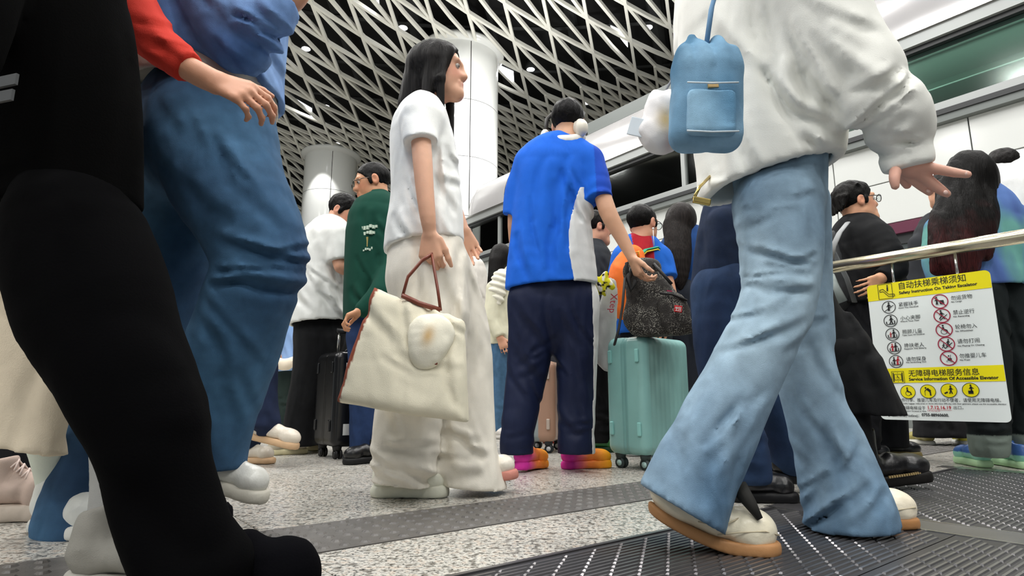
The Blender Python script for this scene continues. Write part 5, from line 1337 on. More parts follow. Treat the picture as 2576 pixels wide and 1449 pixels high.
# woman with long hair in tie-dye jumper
def woman_dye():
    Y = 2.95; r = figure('woman with long dark hair tipped red in a tie-dye jumper, back turned', Y, 2455, (2440, 446), V_(.2, 1, 0), [(2458, 515, 110), (2466, 545, 196), (2460, 640, 208), (2462, 700, 215), (2470, 760, 205)], None,
        [[(2450, 740, 130), (2470, 880, 118), (2485, 1020, 100), (2490, 1125, 86)], [(2530, 740, 130, .05), (2560, 880, 120, .05), (2585, 1020, 104, .05), (2598, 1125, 90, .05)]], lambda V: np.where((V[:, 2] < .16)[:, None], np.array(C('6f7a72')), np.array(C('141b1c'))), None, '14110f',
        arms=[[(2370, 580, 80, .02), (2358, 660, 70, .0), (2390, 730, 56, -.05), (2430, 740, 44, -.1)], [(2548, 562, 92, .02), (2592, 650, 78, .0), (2600, 740, 60, -.05), (2590, 800, 46, -.05)]], hem=(2300, 732, 2650, 716), leghem=(2400, 1128, 2650, 1128), topname='jumper', topmat=M_KNIT, vox=.0062, fl=.65, fold=.006,
        topcf=lambda V: tie(V), legmat=M_COT, hands=False)
    return r
def tie(V):
    n = vnoise((V * np.array([9, 9, 7]) + 2).astype(np.float32)); m = vnoise((V * np.array([12, 12, 9]) + 9).astype(np.float32))
    c = grad(C('5674ae'), C('679f98'), .5 + n * 1.3); return c * (1 - .55 * np.clip(m, 0, 1)[:, None]) + np.array(C('3b4a86')) * (.55 * np.clip(m, 0, 1)[:, None])
def woman_dye_more(r):
    Y = 2.95
    hr = U(.04, ell(P(2440, 440, Y), (.1, .118, .122)), CP(Y, (2440, 450, 130, -.03), (2428, 530, 124, -.1), (2422, 600, 122, -.15), (2416, 660, 92, -.17), (2408, 700, 40, -.17), k=.05, fl=.45), CP(Y, (2395, 480, 60, -.06), (2378, 560, 62, -.12), (2365, 620, 54, -.13), (2352, 680, 26, -.13), k=.03, fl=.6), CP(Y, (2474, 480, 56, -.05), (2484, 540, 40, -.12), (2482, 600, 26, -.15), (2490, 640, 12, -.16), k=.03, fl=.6))
    hr = FOLD(hr, .007, (34, 34, 4), 4)
    zt, zb = Z(2430, 520, Y), Z(2420, 690, Y)
    solid('hair', [(hr, .005)], M_HAIR, r, lambda V: grad(C('0d0b0a'), C('4a1c1e'), (zt - V[:, 2]) / (zt - zb) * .75 - .15 + .25 * vnoise((V * 18).astype(np.float32))))
    def sc(V): return np.where((V[:, 2] > .062)[:, None], np.array(C('3c5f9a')), np.where((V[:, 2] > .03)[:, None], np.array(C('8fcdb8')), np.array(C('b6d8a6'))))
    for px, yy in ((2487, 1178), (2592, 1182)):
        h = V_(*G(px, yy)[:2], 0); shoe(r, h, h + V_(.05, .26, 0), w=.046, vox=.005, colorfn=sc, solefn=flat('b9dcae'), sole_h=.032, height=.08)
woman_dye_more(woman_dye())
figure('man in white collared shirt at the right edge behind the tie-dye woman', 3.3, 2560, (2522, 432), V_(.35, .95, 0), [(2548, 458, 95), (2568, 486, 215), (2575, 640, 205), (2575, 760, 205)], 'ececea',
       [[(2560, 740, 130, .1), (2570, 1000, 100, .1), (2570, 1130, 90, .1)], [(2640, 740, 130, .15), (2650, 1000, 100, .15), (2650, 1130, 90, .15)]], '20252a', 'short', arms=[[(2660, 540, 80, .0), (2680, 660, 70, .0), (2690, 780, 50, -.05)]],
       hem=(2400, 770, 2700, 770), leghem=(2500, 1120, 2700, 1120), shoes=[(2540, 1140, .05, .26, '30343a', 'd0d0cc', 0)], vox=.0075, fl=.7, topname='shirt')
# backpack strap etc. of the man in black
def pack_black():
    Y = 3.3; o = empty('backpack', P(2110, 740, Y), 'grey and black backpack worn by the man in black', 'backpack')
    b = CP(Y, (2110, 610, 70, .12), (2105, 680, 96, .12), (2112, 740, 100, .12), k=.05, fl=.9); solid('pack_body', [(FOLD(b, .004, 14, 2), .008)], M_SYN, o, C('2a2c2e'))
    MB().tube([P(2132, 560, Y - .02), P(2112, 585, Y - .13), P(2096, 620, Y - .16), P(2092, 650, Y - .12)], .016, 8, sq=.35).build('strap', mat('strap_grey', '8d8f90', .8), o, True)
    MB().tube([P(2074, 600, Y - .05), P(2100, 640, Y - .09), P(2130, 700, Y - .1), P(2150, 760, Y - .06)], .02, 8, sq=.35).build('strap', mat('strap_dgrey', '5e6264', .8), o, True)
    MB().tube([P(2086, 690, Y - .05), P(2098, 720, Y - .09), P(2120, 760, Y - .1)], .03, 8, sq=.3).build('side_panel', mat('strap_pgrey', '87918f', .5), o, True)
pack_black()
# person in black wide coat and boots
figure('person in a flowing black coat and heavy black boots, in front of the notice', 2.35, 2060, (1990, 330), V_(1, 0, 0), [(1990, 430, 130), (1985, 560, 150), (2000, 700, 150), (2045, 830, 180), (2100, 940, 222), (2148, 1060, 236)], '0d0e10',
       [[(2090, 900, 150, -.05), (2120, 1050, 120, -.06), (2140, 1150, 110, -.08), (2160, 1220, 100, -.08)], [(2050, 900, 130, .1), (2030, 1050, 110, .12), (2000, 1180, 100, .14)]], '0a0b0d', 'short', arms=[[(1985, 470, 100, -.14), (1975, 620, 86, -.16), (1990, 720, 70, -.16)]],
       hem=(1980, 1040, 2270, 1046), leghem=(1950, 1190, 2300, 1190), vox=.007, fl=1.0, topname='coat', hands=False, fold=.014)
def boots():
    r = bpy.data.objects[[o.name for o in bpy.data.objects if o.get('label', '').startswith('person in a flowing')][0]]
    h = V_(*G(2150, 1236)[:2], .004); t = V_(*G(2342, 1228)[:2], .03); shoe(r, h, t, w=.055, up_c='121214', sole_c='141210', vox=.0045, style='boot', height=.085, sole_h=.036)
    d = nrm(t - h); q = MB()
    for k in range(16):
        a = h + d * (.12 + k * .0108) + V_(0, -.054 + .0006 * max(0, k - 8) ** 1.6, .04); q.box(a, (.0028, .003, .004))
    q.build('welt_stitch', mat('stitch_tan', 'a08a5c', .7), r)
    h = V_(*G(1985, 1215)[:2], .03); shoe(r, h, h + V_(.24, 0, -.03), w=.05, up_c='121214', sole_c='141210', vox=.007, style='boot', height=.08)
boots()
# person in dark denim behind the fleece woman
figure('person in dark navy denim walking behind the woman in the fleece', 2.1, 1800, (1870, 380), V_(1, 0, 0), [(1850, 470, 130), (1838, 600, 165), (1830, 720, 180), (1835, 800, 185)], '1f2b42',
       [[(1825, 740, 170, -.05), (1815, 860, 140, -.07), (1835, 1000, 120, -.07), (1870, 1100, 110, -.06), (1890, 1200, 100, -.05)], [(1850, 740, 150, .1), (1870, 900, 120, .12), (1960, 1040, 110, .14), (1990, 1150, 100, .14)]],
       mottle('1d2c48', '324868', (8, 8, 8), 1), 'short', hands=False, arms=[[(1822, 560, 80, -.08), (1812, 660, 70, -.08), (1820, 740, 56, -.08)]], hem=(1700, 800, 1960, 800), leghem=(1700, 1215, 2000, 1205),
       shoes=[(1862, 1250, .2, -.02, '141416', '101012', 0), (1960, 1190, .2, 0, '141416', '101012', .04)], vox=.0075, fl=.9, topmat=M_DEN, legmat=M_DEN)
# long haired woman in dark denim jacket
def woman_jacket():
    Y = 3.8; r = figure('woman with long straight hair in dark blue denim jacket, back turned', Y, 1730, (1712, 560), V_(.3, 1, 0), [(1725, 610, 90), (1735, 640, 150), (1740, 700, 150), (1745, 770, 150)], '1d3f72',
        [[(1720, 750, 120), (1720, 950, 90), (1720, 1120, 80)], [(1770, 750, 120, .05), (1775, 950, 90, .05), (1775, 1120, 80, .05)]], '22262e', None, arms=[[(1678, 640, 60, 0), (1668, 700, 56, .0), (1680, 760, 44, -.05)], [(1795, 640, 64, .0), (1805, 700, 56, .0), (1800, 770, 44, -.05)]], hem=(1640, 730, 1840, 724), leghem=(1650, 1110, 1850, 1110), topmat=M_DEN, shoes=[(1720, 1122, .05, .25, 'dddddd', 'cccccc', 0)], vox=.008, fl=.65, topname='denim_jacket')
    hr = U(.03, ell(P(1712, 552, Y), (.1, .115, .115)), CP(Y, (1705, 570, 76, -.06), (1706, 640, 70, -.12), (1708, 690, 52, -.14), (1712, 720, 22, -.14), k=.04, fl=.5))
    solid('hair', [(FOLD(hr, .005, (40, 40, 4), 2), .006)], M_HAIR, r, C('221d1b'))
woman_jacket()
# boys
figure('boy with glasses in dark grey shirt, partly hidden by the man in blue', 3.9, 1505, (1500, 575), V_(1, .25, -.05), [(1492, 630, 70), (1490, 670, 110), (1490, 740, 118), (1492, 820, 120)], '2c2f33',
       [[(1480, 800, 90), (1495, 960, 74), (1510, 1120, 62)], [(1530, 800, 90, .1), (1532, 960, 74, .1), (1535, 1120, 62, .1)]], '0d0d0f', 'short', '14100f', .95, arms=[[(1520, 680, 50, -.05), (1545, 760, 44, -.08), (1560, 810, 36, -.1)]], glasses='dark', eyes=True, hem=(1400, 830, 1600, 830), leghem=(1450, 1100, 1600, 1100),
       shoes=[(1488, 1132, .2, -.06, '2b6b33', '1c3a22', 0), (1510, 1118, .2, -.06, '2b6b33', '1c3a22', 0)], vox=.0062, fl=1.0)
def boy_orange():
    Y = 3.5
    def cf(V):
        x0 = X(1610, 640, Y); c = np.tile(np.array(C('1f63c4')), (len(V), 1)); d = V[:, 0] - x0
        c[np.abs(d) < .06] = C('a8202c'); return c
    r = figure('boy with crew cut and earphones in blue and red striped shirt', Y, 1612, (1618, 566), V_(.75, .65, .0), [(1612, 622, 84), (1612, 655, 132), (1612, 740, 132), (1614, 830, 136)], None,
       [[(1600, 820, 100, .1), (1598, 960, 76, .1), (1596, 1120, 64, .1)], [(1640, 820, 100, .12), (1650, 960, 76, .12), (1652, 1120, 64, .12)]], '22252b', 'crop', '100e0d', 1.02, arms=[[(1662, 650, 62, 0), (1676, 705, 60, -.04), (1690, 760, 44, -.06), (1670, 800, 36, -.1)], [(1566, 650, 56, .0), (1552, 705, 54, .0), (1550, 770, 40, -.02)]], glasses='dark', hem=(1500, 840, 1720, 840), leghem=(1560, 1105, 1700, 1105), shoes=[(1590, 1120, .08, .22, 'e0e0e0', 'cfcfcf', 0)], vox=.006, fl=.68, topcf=cf, sleeve=False, skin='cf9a7c')
    q = MB(); q.tube([P(1643, 578, Y - .1), P(1644, 600, Y - .11), P(1646, 618, Y - .1)], .0022, 6); q.sphere(P(1643, 575, Y - .1), .007, 10, 7); q.build('earphone', mat('earphone_white', 'f0ede8', .3), r, True)
    o = empty('backpack', P(1575, 720, Y - .2), 'orange backpack with green and yellow straps on the crew cut boy', 'backpack')
    b = CP(Y - .17, (1592, 645, 60), (1580, 690, 96), (1572, 730, 84), (1570, 770, 70), k=.04, fl=.8); solid('pack_body', [(FOLD(b, .004, 16, 1), .006)], M_SYN, o, C('f0742a'))
    g = mat('strap_green', '1f9a78', .7); yl = mat('strap_yellow', 'e8d23a', .7)
    s1 = [P(1600, 652, Y - .2), P(1624, 628, Y - .13), P(1652, 622, Y - .08), P(1672, 640, Y - .02)]
    MB().tube(s1, .016, 8, sq=.35).build('strap', g, o, True); MB().tube([p + V_(.004, -.01, -.014) for p in s1], .005, 6).build('strap_edge', yl, o, True)
    MB().tube([P(1562, 660, Y - .14), P(1568, 640, Y - .1), P(1578, 628, Y - .03)], .014, 8, sq=.35).build('strap', g, o, True)
    MB().tube([P(1590, 655, Y - .22), P(1598, 636, Y - .24), P(1606, 632, Y - .24), P(1606, 650, Y - .22)], .007, 8).build('grab_loop', mat('loop_orange', 'f0a030', .7), o, True)
boy_orange()
# woman with ruffled blouse in the distance, and heads beyond
def woman_far():
    Y = 5.1; r = figure('woman with long black hair, pale ruffled blouse and jeans in the distance', Y, 1265, (1262, 650), V_(.5, .8, 0), [(1268, 690, 56), (1272, 720, 90), (1272, 790, 96), (1270, 870, 96)], 'd9d6bd',
        [[(1256, 850, 64), (1256, 980, 50), (1246, 1090, 44)], [(1286, 850, 60, .1), (1286, 980, 48, .1), (1282, 1090, 42, .1)]], '4a6d8e', None, arms=[[(1245, 725, 44, -.1), (1238, 800, 38, -.12), (1258, 850, 30, -.14)]], hem=(1200, 868, 1340, 866), leghem=(1200, 1072, 1340, 1072), shoes=[(1232, 1108, .2, -.1, 'e0dcd6', 'd0ccc6', 0), (1262, 1104, .2, -.1, 'e0dcd6', 'd0ccc6', 0)], vox=.0095, fl=.8, legmat=M_DEN, topname='blouse')
    hr = U(.03, ell(P(1260, 646, Y), (.1, .11, .12)), CP(Y, (1252, 660, 46, -.05), (1242, 720, 32, -.09), (1234, 770, 14, -.1), k=.03)); solid('hair', [(FOLD(hr, .005, (30, 30, 4), 2), .008)], M_HAIR, r, C('12100f'))
    rf = RING(CP(Y - .14, (1262, 700, 46), (1252, 725, 44), (1250, 752, 34), k=.02, fl=.6), .009, P(1254, 725, Y - .2), .2, (.25, 0, 1), 120, 3); solid('ruffle', [(rf, .007)], M_COT, r, C('e6e3d2'))
woman_far()
figure('person in black hoodie standing behind the man in the white tee', 4.3, 890, (893, 545), V_(-.4, .9, 0), [(893, 590, 60), (895, 620, 100), (893, 720, 110), (893, 800, 110)], '141416', [[(885, 800, 80), (885, 960, 64), (885, 1110, 60)], [(915, 800, 80, .1), (915, 960, 64, .1), (915, 1110, 60, .1)]], '1e2230', 'short', hem=None, leghem=(850, 1105, 950, 1105), vox=.01, s=.9)
figure('person in pale blue shirt with a cream bag and dark green trousers, far left', 5.2, 722, (722, 690), V_(.4, .9, 0), [(722, 740, 60), (724, 800, 92), (722, 880, 90), (716, 940, 92)], '8fb0e0', [[(706, 900, 56), (700, 1000, 46), (695, 1090, 42)], [(736, 900, 56, .1), (734, 1000, 46, .1), (732, 1090, 42, .1)]], '23302d', 'short', arms=[[(700, 800, 44, -.12), (692, 850, 38, -.14), (690, 880, 30, -.14)]], hem=(660, 942, 780, 926), leghem=(660, 1085, 780, 1085), vox=.0095, fl=.8)
figure('person in khaki trousers behind the rose suitcase', 4.6, 1360, (1385, 640), V_(0, 1, 0), [(1385, 690, 60), (1385, 730, 110), (1385, 820, 110), (1385, 900, 110)], '3a3b40', [[(1362, 880, 70), (1356, 1000, 62), (1350, 1110, 58)], [(1408, 880, 70), (1412, 1000, 60), (1414, 1110, 58)]], 'a59a72', 'short', leghem=(1300, 1098, 1450, 1098), shoes=[(1346, 1112, -.02, .24, '1c1c1e', '2a2a2a', 0), (1376, 1118, .2, .05, 'f0f0ee', 'e0402a', 0)], vox=.0095, fl=.75)
figure('person with short dark hair in the far distance beside the gallery', 6.5, 1190, (1184, 632), V_(1, .3, 0), [(1186, 668, 50), (1188, 690, 74), (1188, 780, 80), (1188, 850, 80)], 'c9c4bd', [[(1188, 840, 70), (1188, 1060, 50)]], '3a3b40', 'short', vox=.011, fl=1)
# dark trousered walker with beige shoe, glimpsed past the denim walker
figure('walker in navy jeans with beige shoes glimpsed behind the denim walker', 3.1, 640, (600, 440), V_(1, 0, 0), [(600, 520, 70), (600, 560, 130), (605, 680, 130), (610, 780, 130)], '3b4660', [[(625, 780, 110, -.05), (650, 900, 90, -.06), (655, 980, 80, -.05), (668, 1062, 74, -.05)], [(600, 780, 110, .1), (600, 940, 90, .1), (620, 1100, 76, .1)]], '1d2740', 'short', leghem=None, vox=.009, fl=1.0, legmat=M_DEN)
def loose_shoes():
    r = bpy.data.objects[[o.name for o in bpy.data.objects if o.get('label', '').startswith('walker in navy')][0]]
    h = P(628, 1104, 3.06); t = P(752, 1112, 3.02) - V_(0, 0, .04); shoe(r, h, t, w=.045, up_c='d8cfc0', sole_c='c9a884', vox=.005, height=.08)
    h = V_(*G(608, 1118)[:2], 0) ; shoe(r, V_(X(600, 1100, 3.2), 3.2, 0), V_(X(600, 1100, 3.2) + .2, 3.18, 0), w=.045, up_c='d8cfc0', sole_c='c9a884', vox=.007)
loose_shoes()
# left edge: beige skirt, and track trousers with a chunky sneaker
def left_edge():
    Y = 1.42; r = person('person in a long beige skirt passing at the left edge behind the figure in black', Y, 40)
    sk = CP(Y, (-40, 500, 260), (-20, 700, 290), (10, 860, 300), (30, 1000, 300), (36, 1150, 290), k=.06, fl=.5); sk = FOLD(sk, .016, (7, 7, 2.2), 2)
    sk = hemcut(sk, P(-150, 1080, Y), P(190, 1160, Y), hollow=.06, th=.018); solid('skirt', [(sk, .0075)], M_COT, r, C('e8dac2'))
    tp = CP(Y, (-60, -50, 200), (-60, 200, 260), (-50, 520, 260), k=.06, fl=.55); solid('coat', [(FOLD(tp, .012, 7, 3), .011)], M_COT, r, C('e6dfcf'))
    hd = head(r, P(-40, -200, Y), (1, 0, 0), hair='short', eyes=False, vox=.01); body(r, hd, [(CP(Y, (-60, 60, 90, -.15), (-90, 300, 80, -.16), (-70, 520, 60, -.16)), hand(P(-70, 520, Y - .16), V_(0, 0, -1), (0, 1, 0), 1))], .008)
    leg = CP(Y, (50, 960, 90, .05), (110, 1100, 84, .12), (130, 1200, 70, .18), (128, 1260, 62, .2), k=.03); solid('sock', [(leg, .006)], M_COT, r, C('dfe6da'))
    h = V_(X(100, 1290, Y + .2), Y + .2, .0); shoe(r, h, h + V_(.22, -.1, 0), w=.048, up_c='e8eae6', sole_c='d8d8d2', vox=.005, height=.1)
    leg2 = CP(Y, (-60, 1000, 90, .1), (-120, 1200, 80, .12), k=.03); solid('sock', [(leg2, .008)], M_COT, r, C('dfe6da'))
    Y = 1.86; r = person('person in black track trousers with white stripe and beige chunky sneakers, left edge', Y, 10)
    lg = CP(Y, (-60, 500, 190), (-40, 760, 170), (5, 1000, 150), (38, 1140, 126), (46, 1230, 120), k=.05); lg2 = CP(Y, (-110, 500, 180, .1), (-170, 800, 150, .12), (-220, 1200, 120, .12), k=.05)
    x0 = X(22, 1180, Y)
    solid('trousers', [(U(.03, hemcut(FOLD(lg, .006, 9, 2), P(-60, 1222, Y), P(140, 1218, Y)), lg2), .0075)], M_SYN, r, lambda V: np.where((np.abs(V[:, 0] - x0) < .006)[:, None] & (V[:, 2] < .4)[:, None], np.array(C('d8d8d8')), np.array(C('0c0e14'))))
    tp = CP(Y, (-80, 0, 200), (-80, 250, 250), (-80, 520, 240), k=.06, fl=.7); solid('jacket', [(tp, .012)], M_COT, r, C('20242c'))
    hd = head(r, P(-70, -120, Y), (1, 0, 0), hair='short', eyes=False, vox=.011); body(r, hd, [(CP(Y, (-80, 60, 90, -.15), (-110, 300, 80, -.16), (-90, 480, 60, -.16)), None)], .01)
    h = V_(*G(-60, 1312)[:2], 0); t = V_(*G(132, 1304)[:2], 0); shoe(r, h, t, w=.055, up_c='c2ada2', sole_c='cfc1b4', vox=.0045, style='chunky', sole_h=.04, height=.11, lace='e3cfc6', mat_up=M_COT)
    h = h + V_(-.5, .15, 0); shoe(r, h, h + V_(.28, 0, 0), w=.055, up_c='c2ada2', sole_c='cfc1b4', vox=.008)
left_edge()
figure('bystander in dark wide trousers seen below the notice', 4.4, 2365, (2365, 480), V_(0, 1, 0), [(2365, 560, 60), (2365, 600, 120), (2365, 720, 120), (2365, 800, 120)], '2a2c30', [[(2340, 800, 80), (2342, 960, 74), (2345, 1110, 84)], [(2390, 800, 80), (2394, 960, 74), (2396, 1110, 84)]], '1a1a1c', 'short', leghem=(2300, 1108, 2450, 1108), shoes=[(2340, 1120, .0, .24, '9a9050', 'c8c8c0', 0), (2425, 1122, .1, .2, 'd8d04a', 'e0e0dc', 0)], vox=.01, fl=.8)

# ================================================================== LUGGAGE, RAIL, NOTICE
M_TYRE = mat('tyre', '24292b', .6); M_HUB = mat('wheel_hub', '9aa5a6', .35)
def suitcase(label, corner, ang, W_, D_, H_, color, wheelc='24292b', hubc='9aa5a6', ribs=9, vox=.0055, lift=.065, handle=None, patches=(), bump_c=None, zipc=None, matl=None, guards=True, name='suitcase', rib_amp=.0035):
    """corner: the floor point under its nearest upright edge; ang: bearing of the broad side; broad side W_, narrow side D_"""
    w = V_(math.cos(ang), math.sin(ang), 0); n = V_(-math.sin(ang), math.cos(ang), 0); c0 = V_(corner[0], corner[1], 0)
    ctr = c0 + w * W_ / 2 + n * D_ / 2 + V_(0, 0, lift + H_ / 2); o = empty(name, (ctr[0], ctr[1], 0), label, 'suitcase')
    R = np.array([w, n, UP]); base = box((0, 0, 0), (W_ / 2, D_ / 2, H_ / 2), None, .045)
    def f(p):
        d = base.f(p); q = np.abs(p[:, 1]) > D_ * .28
        g = np.where(np.abs(p[:, 0]) < W_ * .42, (np.abs(np.sin(p[:, 0] * math.pi * ribs / (W_ * .84))) ** .35 - .8), 0) * (np.abs(p[:, 2]) < H_ * .47)
        z = (np.abs(p[:, 1]) < .006) * .0035 + ((np.abs(np.abs(p[:, 1]) - .019) < .0035) * .002)
        return d - np.where(q, g * rib_amp, 0).astype(np.float32) + z.astype(np.float32)
    cz = np.array(C(zipc or color)); cc = np.array(C(color))
    def cf(V):
        q = (V - ctr) @ R.T; return np.where((np.abs(q[:, 1]) < .016)[:, None], cz, cc)
    solid('shell', [(XF(S(f, base.lo - .005, base.hi + .005), ctr, R), vox)], matl or M_PLAS, o, cf)
    T = lambda x, y, z: ctr + w * x + n * y + UP * z
    tm = mat('tyre_' + wheelc, wheelc, .55); hm = mat('hub_' + hubc, hubc, .35)
    for sx in (-1, 1):
        for sy in (-1, 1):
            b = T(sx * (W_ / 2 - .05), sy * (D_ / 2 - .05), -H_ / 2); wh = MB()
            MB().tube([b + UP * .015, b - UP * .02], [.03, .022], 14).build('wheel_mount', tm, o, True)
            ca = b + V_(.004, 0, -lift + .026); q = MB()
            for e in (-.013, .013): q.tube([ca + w * (e - .006) , ca + w * (e + .006)], .026, 18)
            wo = q.build('wheel', tm, o, True); h = MB()
            for e in (-.0205, .0205): h.tube([ca + w * (e - .001), ca + w * (e + .001)], .014, 14)
            h.build('hub', hm, wo, True)
            MB().tube([b - UP * .015, ca], .009, 8).build('fork', hm, o, True)
    if guards:
        gm = mat('guard_' + (bump_c or color), bump_c or color, .3)
        for sx in (-1, 1):
            for sy in (-1, 1):
                for z in (-H_ * .28, H_ * .33): MB().box(T(sx * (W_ / 2 + .003), sy * D_ * .33, z), (.006, .011, .032), R).build('side_foot', gm, o, bevel=.005)
    MB().tube([T(-.07, 0, H_ / 2 + .0), T(-.055, 0, H_ / 2 + .018), T(.055, 0, H_ / 2 + .018), T(.07, 0, H_ / 2 + .0)], .009, 8).build('carry_handle', mat('guard_' + (bump_c or color), bump_c or color, .3), o, True)
    if handle:
        for sx in (-1, 1): MB().tube([T(sx * .07, D_ * .3, H_ / 2), T(sx * .07, D_ * .3, H_ / 2 + handle)], .0085, 8).build('handle_tube', M_CHROME, o, True)
        MB().tube([T(-.085, D_ * .3, H_ / 2 + handle), T(.085, D_ * .3, H_ / 2 + handle)], .016, 10).build('handle_grip', M_FRAMED, o, True)
    for (x, z, s, cpt) in patches: MB().box(T(x, -D_ / 2 - .001, z), (s, .002, s * .9), R).build('sticker', mat('sticker_' + cpt, cpt, .4), o, bevel=.001)
    return o
suitcase('pale turquoise ribbed hard-shell suitcase under the grey backpack', G(1632, 1188), math.radians(42), .40, .245, .565, '86b6b2', zipc='76a6a3', wheelc='2f3b3b', hubc='a7c7c3', vox=.0045, bump_c='8fcac5')
suitcase('rose gold suitcase standing behind the man in blue', G(1396, 1142), math.radians(74), .36, .235, .50, 'a8846f', zipc='8b9596', hubc='c9c9c9', ribs=7, handle=.32, bump_c='b9a99c')
suitcase('black hard-shell suitcase with silver stickers beside the man in green', G(834, 1158), math.radians(40), .36, .3, .53, '121315', zipc='0d0d0e', hubc='2c2c2e', wheelc='101011', ribs=6, handle=.14, patches=[(-.1, .18, .022, 'd8d8d8'), (-.1, .04, .03, 'c8cac8'), (-.09, -.17, .034, 'cfd1d0')])
suitcase('low maroon wheeled travel case glimpsed between the jeans legs', G(1925, 1212), math.radians(8), .42, .24, .2, '5a2330', zipc='3c1820', hubc='3a2024', wheelc='2a1418', ribs=5, guards=False, matl=M_SYN)

def tweed():
    m, n, l, b = nt('tweed'); tc = N(n, 'ShaderNodeTexCoord'); vo = N(n, 'ShaderNodeTexVoronoi', i_Scale=150.0); nz = N(n, 'ShaderNodeTexNoise', i_Scale=14.0)
    mp = N(n, 'ShaderNodeMapping'); mp.inputs['Scale'].default_value = (1, 1, 1.4); l.new(tc.outputs['Object'], mp.inputs[0]); l.new(mp.outputs[0], vo.inputs['Vector']); l.new(tc.outputs['Object'], nz.inputs['Vector'])
    r = N(n, 'ShaderNodeValToRGB'); e = r.color_ramp.elements; e[0].position = .15; e[0].color = (*lin('b3b0a6'), 1); e[1].position = .5; e[1].color = (*lin('262422'), 1)
    l.new(vo.outputs['Distance'], r.inputs[0]); mx = N(n, 'ShaderNodeMix', data_type='RGBA'); mx.inputs['B'].default_value = (*lin('2b2826'), 1)
    mr = N(n, 'ShaderNodeMapRange'); mr.inputs['From Min'].default_value = .4; mr.inputs['From Max'].default_value = .62; l.new(nz.outputs['Fac'], mr.inputs[0]); l.new(mr.outputs[0], mx.inputs['Factor']); l.new(r.outputs[0], mx.inputs['A'])
    l.new(mx.outputs['Result'], b.inputs['Base Color']); b.inputs['Roughness'].default_value = .9
    bp = N(n, 'ShaderNodeBump', i_Strength=.5, i_Distance=.003); l.new(vo.outputs['Distance'], bp.inputs['Height']); l.new(bp.outputs[0], b.inputs['Normal']); return m
def backpack():
    Y = 2.86; o = empty('backpack', P(1650, 840, Y), 'dark grey tweed backpack leaning on top of the turquoise suitcase', 'backpack')
    tw = tweed()
    b = U(.04, CP(Y, (1610, 690, 70), (1632, 730, 112), (1650, 780, 138), (1658, 812, 140), k=.05, fl=.62), CP(Y, (1600, 800, 60), (1715, 820, 60), k=.03, fl=.9), CP(Y, (1600, 680, 50), (1640, 672, 44), k=.03))
    b = FOLD(b, .006, (14, 14, 14), 3); b = CUT(b, P(1650, 846, Y), V_(.05, 0, -1), .02)
    solid('pack_body', [(b, .005)], tw, o)
    pk = U(.03, CP(Y - .085, (1690, 768, 74), (1704, 806, 78), k=.04, fl=.5)); solid('front_pocket', [(FOLD(pk, .003, 20, 1), .0045)], tw, o)
    bk = mat('webbing_black', '131314', .7)
    MB().tube([P(1660, 738, Y - .11), P(1690, 740, Y - .13), P(1728, 756, Y - .11)], .006, 8).build('zip', bk, o, True)
    MB().tube([P(1592, 672, Y - .06), P(1580, 700, Y - .11), P(1588, 730, Y - .12), P(1600, 706, Y - .12)], .013, 8).build('top_flap', bk, o, True)
    MB().tube([P(1606, 668, Y - .05), P(1596, 654, Y - .07), P(1576, 662, Y - .08), P(1578, 690, Y - .09)], .012, 8, sq=.5).build('grab_handle', bk, o, True)
    MB().tube([P(1572, 700, Y - .1), P(1566, 770, Y - .12), P(1556, 830, Y - .15), P(1546, 866, Y - .17)], .02, 8, sq=.3).build('shoulder_strap', bk, o, True)
    MB().tube([P(1645, 664, Y - .05), P(1668, 690, Y - .1), P(1690, 715, Y - .1)], .008, 8).build('compression_strap', bk, o, True)
    t = P(1706, 777, Y - .142); f_ = frame(V_(-.1, 1, .05), (.12, 0, 1)); MB().box(t, (.0185, .002, .0155), f_).build('red_tag', mat('tag_red', 'c8262c', .5), o, bevel=.0015)
    q = MB()
    for dx, dz, w, h in ((-.008, .006, .007, .0012), (-.008, .001, .007, .0012), (-.008, .0, .0012, .008), (.007, .007, .007, .0012), (.003, 0, .0012, .007), (.011, 0, .0012, .007), (.007, 0, .004, .0012), (0, -.0095, .014, .001)):
        q.box(t + f_[0] * dx + f_[2] * dz + V_(0, -.0028, 0), (w, .0006, h), f_)
    q.build('tag_print', mat('print_white', 'f0eeea', .6), o)
    MB().box(P(1684, 732, Y - .125), (.012, .002, .0025), f_).build('pull_tab', mat('tab_pink', 'b02850', .5), o)
backpack()
def hanging_jacket():
    Y = 3.02; o = empty('folded_jacket', P(1525, 905, Y), 'light grey jacket with small red lettering hanging behind the turquoise suitcase', 'jacket')
    a = CP(Y, (1535, 715, 38), (1530, 770, 52), (1522, 830, 64), (1520, 880, 66), (1530, 915, 44), k=.03, fl=.35); solid('jacket_body', [(FOLD(a, .004, (14, 14, 5), 2), .006)], M_SYN, o, C('b9bab8'))
    vs, fs = text_mesh('Xtep', .05, P(1537, 738, Y - .045), V_(-.12, .0, -1), V_(1, 0, 0)); MB().add(vs, fs).build('lettering', mat('print_crimson', 'b3243c', .6), o)
    s = empty('scarf', P(1515, 745, Y), 'yellow, white and black patterned scarf knotted beside the grey jacket', 'scarf')
    a = U(.01, CP(Y - .08, (1524, 690, 16), (1512, 715, 26), (1506, 738, 10), k=.02), CP(Y - .08, (1500, 700, 12), (1512, 722, 26), (1522, 742, 8), k=.02), CP(Y - .08, (1530, 712, 22), (1540, 722, 16), k=.02))
    def cf(V):
        n = vnoise((V * 46).astype(np.float32)); c = np.where((n > .25)[:, None], np.array(C('ece8e0')), np.array(C('d8d028'))); return np.where((vnoise((V * 70 + 3).astype(np.float32)) > .35)[:, None], np.array(C('1c1a18')), c)
    solid('scarf_cloth', [(a, .004)], M_COT, s, cf)
hanging_jacket()
